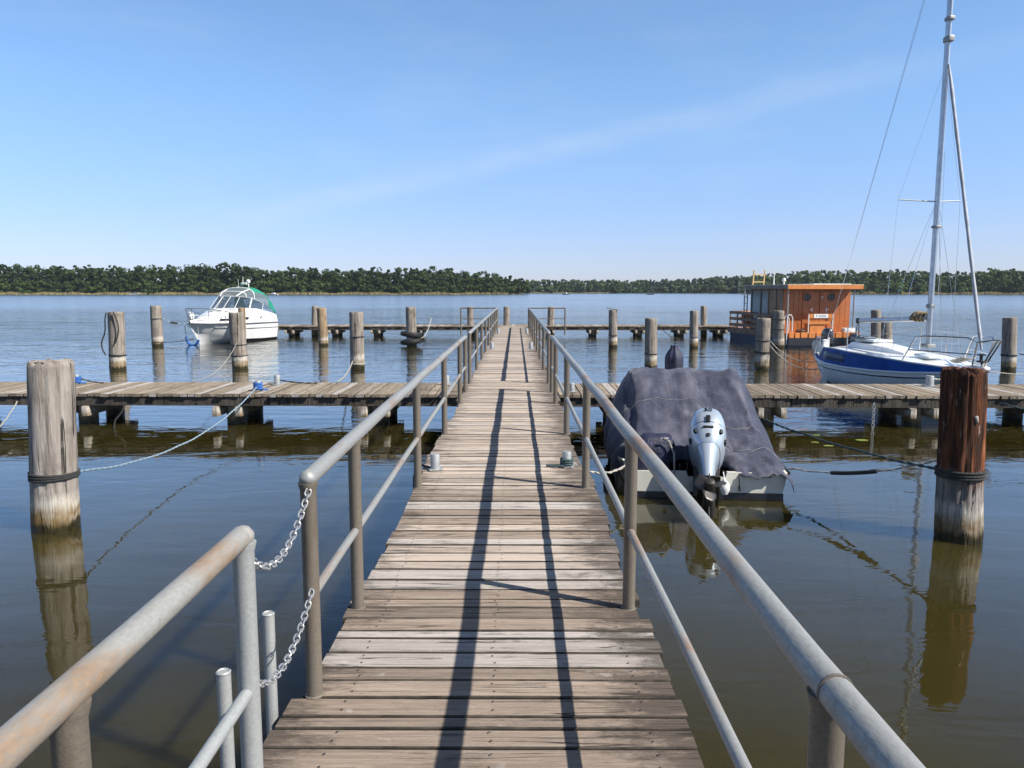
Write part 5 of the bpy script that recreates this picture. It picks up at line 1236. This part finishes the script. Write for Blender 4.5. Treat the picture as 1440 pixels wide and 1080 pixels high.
# ------------------------------------------------------------------ far shores
def interp(tab, x):
    if x <= tab[0][0]: return tab[0][1]
    for (a, u), (c, v) in zip(tab, tab[1:]):
        if x <= c: return u + (v - u) * (x - a) / (c - a)
    return tab[-1][1]
def wx(px, D): return (px - 725) / F * D
def mesh_np(name, V, Fq, mats, tint=None, mi=None):
    me = bpy.data.meshes.new(name); nv, nf = len(V), len(Fq)
    me.vertices.add(nv); me.vertices.foreach_set('co', V.astype(np.float32).ravel())
    me.loops.add(nf * 4); me.loops.foreach_set('vertex_index', Fq.astype(np.int32).ravel())
    me.polygons.add(nf); me.polygons.foreach_set('loop_start', np.arange(0, nf * 4, 4, dtype=np.int32)); me.polygons.foreach_set('loop_total', np.full(nf, 4, dtype=np.int32))
    for m in mats: me.materials.append(m)
    if mi is not None: me.polygons.foreach_set('material_index', mi.astype(np.int32))
    if tint is not None:
        a = me.attributes.new('tint', 'FLOAT', 'POINT'); a.data.foreach_set('value', tint.astype(np.float32))
    me.update(calc_edges=True); o = bpy.data.objects.new(name, me); col.objects.link(o); return o
def quads(c, n, size):
    """leaf cards at centres c with normals n"""
    k = len(c); r = rng.normal(size=(k, 3)); u = np.cross(n, r); u /= np.linalg.norm(u, axis=1)[:, None] + 1e-9; v = np.cross(n, u)
    s = size[:, None] if np.ndim(size) else size; u = u * s; v = v * s * rng.uniform(.6, 1.0, (k, 1))
    V = np.stack([c - u - v * .6, c + u * .8 - v, c + u + v * .7, c - u * .7 + v], 1).reshape(-1, 3)
    return V
def crown(kind, h, leaves):
    """leaf cards of one tree with its foot at the origin: several limbs carry leaf clumps"""
    nc = int(rng.integers(9, 14)); cl = []
    if kind == 'broad':
        R0 = h * rng.uniform(.24, .33)
        for i in range(nc):
            zz = rng.uniform(.22, .95) if i else .92; rad = R0 * math.sqrt(max(.05, 1 - ((zz - .55) / .46) ** 2)) * rng.uniform(.55, .95); a = rng.uniform(0, 2 * PI)
            cl.append((rad * math.cos(a), rad * math.sin(a), zz * h, R0 * rng.uniform(.3, .5)))
    elif kind == 'bush':
        R0 = h * .5
        for i in range(nc):
            a = rng.uniform(0, 2 * PI); rad = R0 * rng.uniform(.1, 1.0); cl.append((rad * math.cos(a), rad * math.sin(a), h * rng.uniform(.15, .8), R0 * rng.uniform(.3, .5)))
    else:
        R0 = h * rng.uniform(.13, .18)
        for i in range(nc):
            zz = rng.uniform(.42, .99); rad = R0 * (1.15 - zz * .65) * rng.uniform(.3, 1.1); a = rng.uniform(0, 2 * PI)
            cl.append((rad * math.cos(a), rad * math.sin(a), zz * h, R0 * rng.uniform(.38, .6) * (1.15 - .5 * zz)))
    cl = np.array(cl); idx = rng.integers(0, len(cl), leaves); d = rng.normal(size=(leaves, 3)); d /= np.linalg.norm(d, axis=1)[:, None]
    rr = rng.uniform(.55, 1.05, (leaves, 1)); flat = np.array([[1, 1, .72]])
    c = cl[idx, :3] + d * rr * cl[idx, 3:4] * flat; n = d + rng.normal(size=(leaves, 3)) * .35; n /= np.linalg.norm(n, axis=1)[:, None]
    return c, n, rng.uniform(-.12, .12, len(cl))[idx]
def wood(label, leaf, pts, spacing, rows, slope, hprof, pine=.3, leaves=150, size=.62, front='broad', hmin=10, bright=0.0):
    """pts: (px, D) shoreline; hprof: (px, y pixel of the skyline)"""
    VV = []; TT = []; MI = []; BV = []
    px0, px1 = pts[0][0], pts[-1][0]
    for ri, off in enumerate(rows):
        px = px0 + rng.uniform(0, 5)
        while px < px1:
            D = interp(pts, px) + off + rng.uniform(-3, 3); step = spacing * rng.uniform(.65, 1.3) / D * F; px += step
            x = wx(px, D) + 0; g = .5 + slope(px) * off
            ztop = CAM_H + (410 - interp(hprof, px)) / F * D
            last = off / rows[-1]
            if ri == 1: h = rng.uniform(4.5, 7.5); kind = 'bush'
            elif ri == 0: h = rng.uniform(.35, .8) * min(ztop - g, 16); kind = front if rng.uniform() < .6 else 'bush'
            else:
                hh = (ztop - .0) - g; h = hh * (rng.uniform(.72, 1.02) if ri >= len(rows) - 2 else rng.uniform(.62, .92)); h = min(h, 24); kind = 'pine' if rng.uniform() < pine else 'broad'
            h = max(h, 4 if ri <= 1 else hmin * .6)
            c, n, tt = crown(kind, h, leaves); c = c + np.array([x, D, g])
            VV.append(quads(c, n, rng.uniform(.75, 1.25, len(c)) * size)); base = rng.uniform(.12, .75) - (.2 if kind == 'pine' else 0) + bright + (.12 if ri == 0 else 0)
            TT.append(np.repeat(base + tt, 4)); MI.append(np.zeros(len(c), int))
            r_ = h * .009 + .03; tv = []
            for a in range(5):                                    # tapered trunk, slightly bent
                z0, z1 = h * .9 * a / 5, h * .9 * (a + 1) / 5; ra, rb = r_ * (1 - .17 * a), r_ * (1 - .17 * (a + 1)); bx = .25 * math.sin(a * 1.1 + px)
                for q in range(4):
                    a0, a1 = PI / 2 * q, PI / 2 * (q + 1)
                    tv += [(x + bx + ra * math.cos(a0), D + ra * math.sin(a0), g + z0), (x + bx + ra * math.cos(a1), D + ra * math.sin(a1), g + z0), (x + bx + rb * math.cos(a1), D + rb * math.sin(a1), g + z1), (x + bx + rb * math.cos(a0), D + rb * math.sin(a0), g + z1)]
            VV.append(np.array(tv)); TT.append(np.zeros(len(tv))); MI.append(np.ones(len(tv) // 4, int))
    V = np.concatenate(VV); o = mesh_np('far_wood', V, np.arange(len(V)).reshape(-1, 4), [M[leaf], M['bark']], np.concatenate(TT), np.concatenate(MI))
    return tag(o, label, 'wood', 'woods along the far shores', 'stuff')
def bank(name, pts, depth, slope, mat, rise=0):
    b = MB(); rows = []
    n = 60; px0, px1 = pts[0][0], pts[-1][0]
    for k, (off, z) in enumerate(((-4, -.4), (-1, .15), (3, .45), (20, .6), (depth, .6), (depth * 1.8, .6))):
        row = []
        for i in range(n + 1):
            px = px0 + (px1 - px0) * i / n; D = interp(pts, px) + off + 1.5 * mnoise.noise(Vector((px * .06, k * .3, 2)))
            row.append((wx(px, D), D, z + slope(px) * max(0, off) * (1 if k < 5 else .8)))
        rows.append(row)
    b.loft(rows); tag(b.build(name, mat, smooth=60), kind='structure')
    if rise:                                      # added dark slope behind the shore trees, blocks sky showing through their gaps
        b = MB(); rows = []
        for off, z in ((depth * .62, .4), (depth * .9, rise * .7), (depth * 1.15, rise), (depth * 2.4, rise * 1.1)):
            rows.append([(wx(px0 + (px1 - px0) * i / n, interp(pts, px0 + (px1 - px0) * i / n) + off), interp(pts, px0 + (px1 - px0) * i / n) + off, z + slope(px0 + (px1 - px0) * i / n) * off + (z > 1) * 1.2 * mnoise.noise(Vector((i * .9, off, 4)))) for i in range(n + 1)])
        b.loft(rows); tag(b.build('added_backing_slope', hill_m, smooth=60), kind='structure')
def reeds(label, pts, px0, px1, n, h, leaf='reed', off=(-4, 4)):
    px = rng.uniform(px0, px1, n); D = np.array([interp(pts, p) for p in px]) + rng.uniform(*off, n); X = (px - 725) / F * D
    hh = h * rng.uniform(.6, 1.15, n) * (1 + .35 * np.sin(px * .11) * np.sin(px * .037)); w_ = rng.uniform(.12, .3, n); a = rng.uniform(0, PI, n); lx = rng.uniform(-.25, .25, n)
    dx, dy = np.cos(a) * w_, np.sin(a) * w_; z0 = np.full(n, -.1)
    V = np.stack([np.stack([X - dx, D - dy, z0], 1), np.stack([X + dx, D + dy, z0], 1), np.stack([X + dx * .3 + lx, D + dy * .3, hh], 1), np.stack([X - dx * .3 + lx, D - dy * .3, hh], 1)], 1).reshape(-1, 3)
    t = np.repeat(rng.uniform(.1, .9, n), 4); o = mesh_np('reeds', V, np.arange(len(V)).reshape(-1, 4), [M[leaf]], t)
    return tag(o, label, 'reeds', 'reed belts along the shores', 'stuff')
soil = simple('shore soil and grass', (.16, .14, .07), .95, 0, .25, .2)
hill_m = simple('wooded hill ground', (.022, .035, .014), .95, 0, .25, .05)
LP = [(-140, 575), (300, 570), (600, 590), (700, 610), (735, 640)]
LH = [(-140, 371), (0, 371.5), (40, 371), (110, 373.5), (200, 373), (260, 371), (330, 369.5), (350, 371.5), (365, 376), (430, 376.5), (520, 375.5), (575, 375), (600, 372.5), (650, 378.5), (690, 383), (712, 387), (735, 392)]
FP = [(690, 960), (900, 960), (1060, 930)]
FH = [(690, 392.5), (730, 394), (800, 393), (850, 393), (900, 394), (950, 391.5), (1000, 389), (1060, 386.5)]
RP = [(1035, 800), (1150, 720), (1250, 640), (1380, 600), (1560, 590)]
RH = [(1035, 387), (1060, 386), (1100, 382.5), (1130, 380.5), (1180, 380), (1230, 378.5), (1262, 378), (1290, 381), (1330, 382), (1365, 381), (1385, 376.5), (1415, 376), (1430, 378), (1450, 375.5), (1560, 376)]
s0 = lambda px: .0
sf = lambda px: .035 + .05 * min(1, max(0, (px - 850) / 200))
sr = lambda px: .10 - .06 * min(1, max(0, (px - 1250) / 140))
bank('left_shore', LP, 80, s0, soil, 10.5); bank('far_shore', FP, 160, sf, hill_m); bank('right_shore', RP, 120, sr, hill_m)
wood('dense dark mixed wood along the left far shore', 'leaf_dark', LP, 3.8, [5, 9, 14, 20, 30, 42], s0, LH, .5, 280, .62)
wood('hazier green wood along the far shore in the middle', 'leaf_far', FP, 7.0, [5, 10, 18, 50, 90, 130], sf, FH, .4, 240, 1.05, bright=.06)
wood('green wooded hillside on the right far shore', 'leaf_mid', RP, 4.8, [6, 11, 18, 40, 65, 95], sr, RH, .4, 260, .68, bright=.05)
reeds('pale dry reed belt in front of the left wood', LP, -140, 715, 9000, 1.75)
reeds('pale green reed belt in front of the right hillside', RP, 1190, 1560, 6000, 1.7)
reeds('thin pale reeds along the middle far shore', FP, 745, 860, 1800, 1.5)
# single trees and bushes that stand out in front of the woods
def tree(px, D, h, kind, label, leaf, g=.4, grp='single trees in front of the woods', n=420):
    t = thing('tree', label, 'tree', (wx(px, D), D, g), 0, grp)
    c, nn_, tt = crown(kind, h, n); V = quads(c, nn_, rng.uniform(.7, 1.2, n) * .62)
    o = mesh_np('crown', V, np.arange(len(V)).reshape(-1, 4), [M[leaf]], np.repeat(.55 + tt, 4)); o.parent = t
    b = MB(); b.tube([(0, 0, -.4), (.15, 0, h * .3), (.05, .1, h * .6), (.1, 0, h * .9)], [h * .02, h * .016, h * .01, h * .004], 7)
    for a in range(5): q = a * 1.3; b.tube([(.1, 0, h * (.3 + .1 * a)), (h * .12 * math.cos(q), h * .12 * math.sin(q), h * (.45 + .1 * a))], [h * .008, h * .003], 5)
    b.build('trunk', M['bark'], t); return t
for px, D, h, k, l in ((1205, 655, 8.5, 'bush', 'light green bushy tree right behind the houseboat roof'), (1232, 645, 7.5, 'bush', 'light green shoreline bush left of the sailboat backstay'), (1262, 633, 8, 'bush', 'light green bush on the right shore left of the mast'),
                       (1290, 626, 6.5, 'bush', 'low light green bush just left of the mast'), (1345, 606, 9, 'broad', 'round dark tree on the shore between mast and forestay'), (1398, 600, 18, 'broad', 'tall dark round tree on the right shore right of the forestay'),
                       (1432, 596, 18, 'broad', 'tall dark round tree at the right photo edge'), (1012, 915, 14, 'broad', 'light green round tree on the far shore left of the houseboat'), (870, 950, 13, 'broad', 'light green tree on the far shore behind the slanted board post'), (725, 655, 11, 'broad', 'last tree at the tip of the left headland')):
    tree(px, D, h, k, l, 'leaf_mid' if h < 15 else 'leaf_dark')
# ------------------------------------------------------------------ air
if HAZE > 0:
    t = NT('lake haze'); t.n.remove(t.b); pv = t.new('ShaderNodeVolumePrincipled'); pv.inputs['Color'].default_value = (.80, .88, 1, 1); pv.inputs['Density'].default_value = HAZE; pv.inputs['Anisotropy'].default_value = .2
    t.lk(pv.outputs[0], t.n['Material Output'].inputs['Volume'])
    b = MB(); b.box((0, 440, 29.5), (2600, 1600, 65)); tag(b.build('haze', t.mat, smooth=0), kind='stuff')
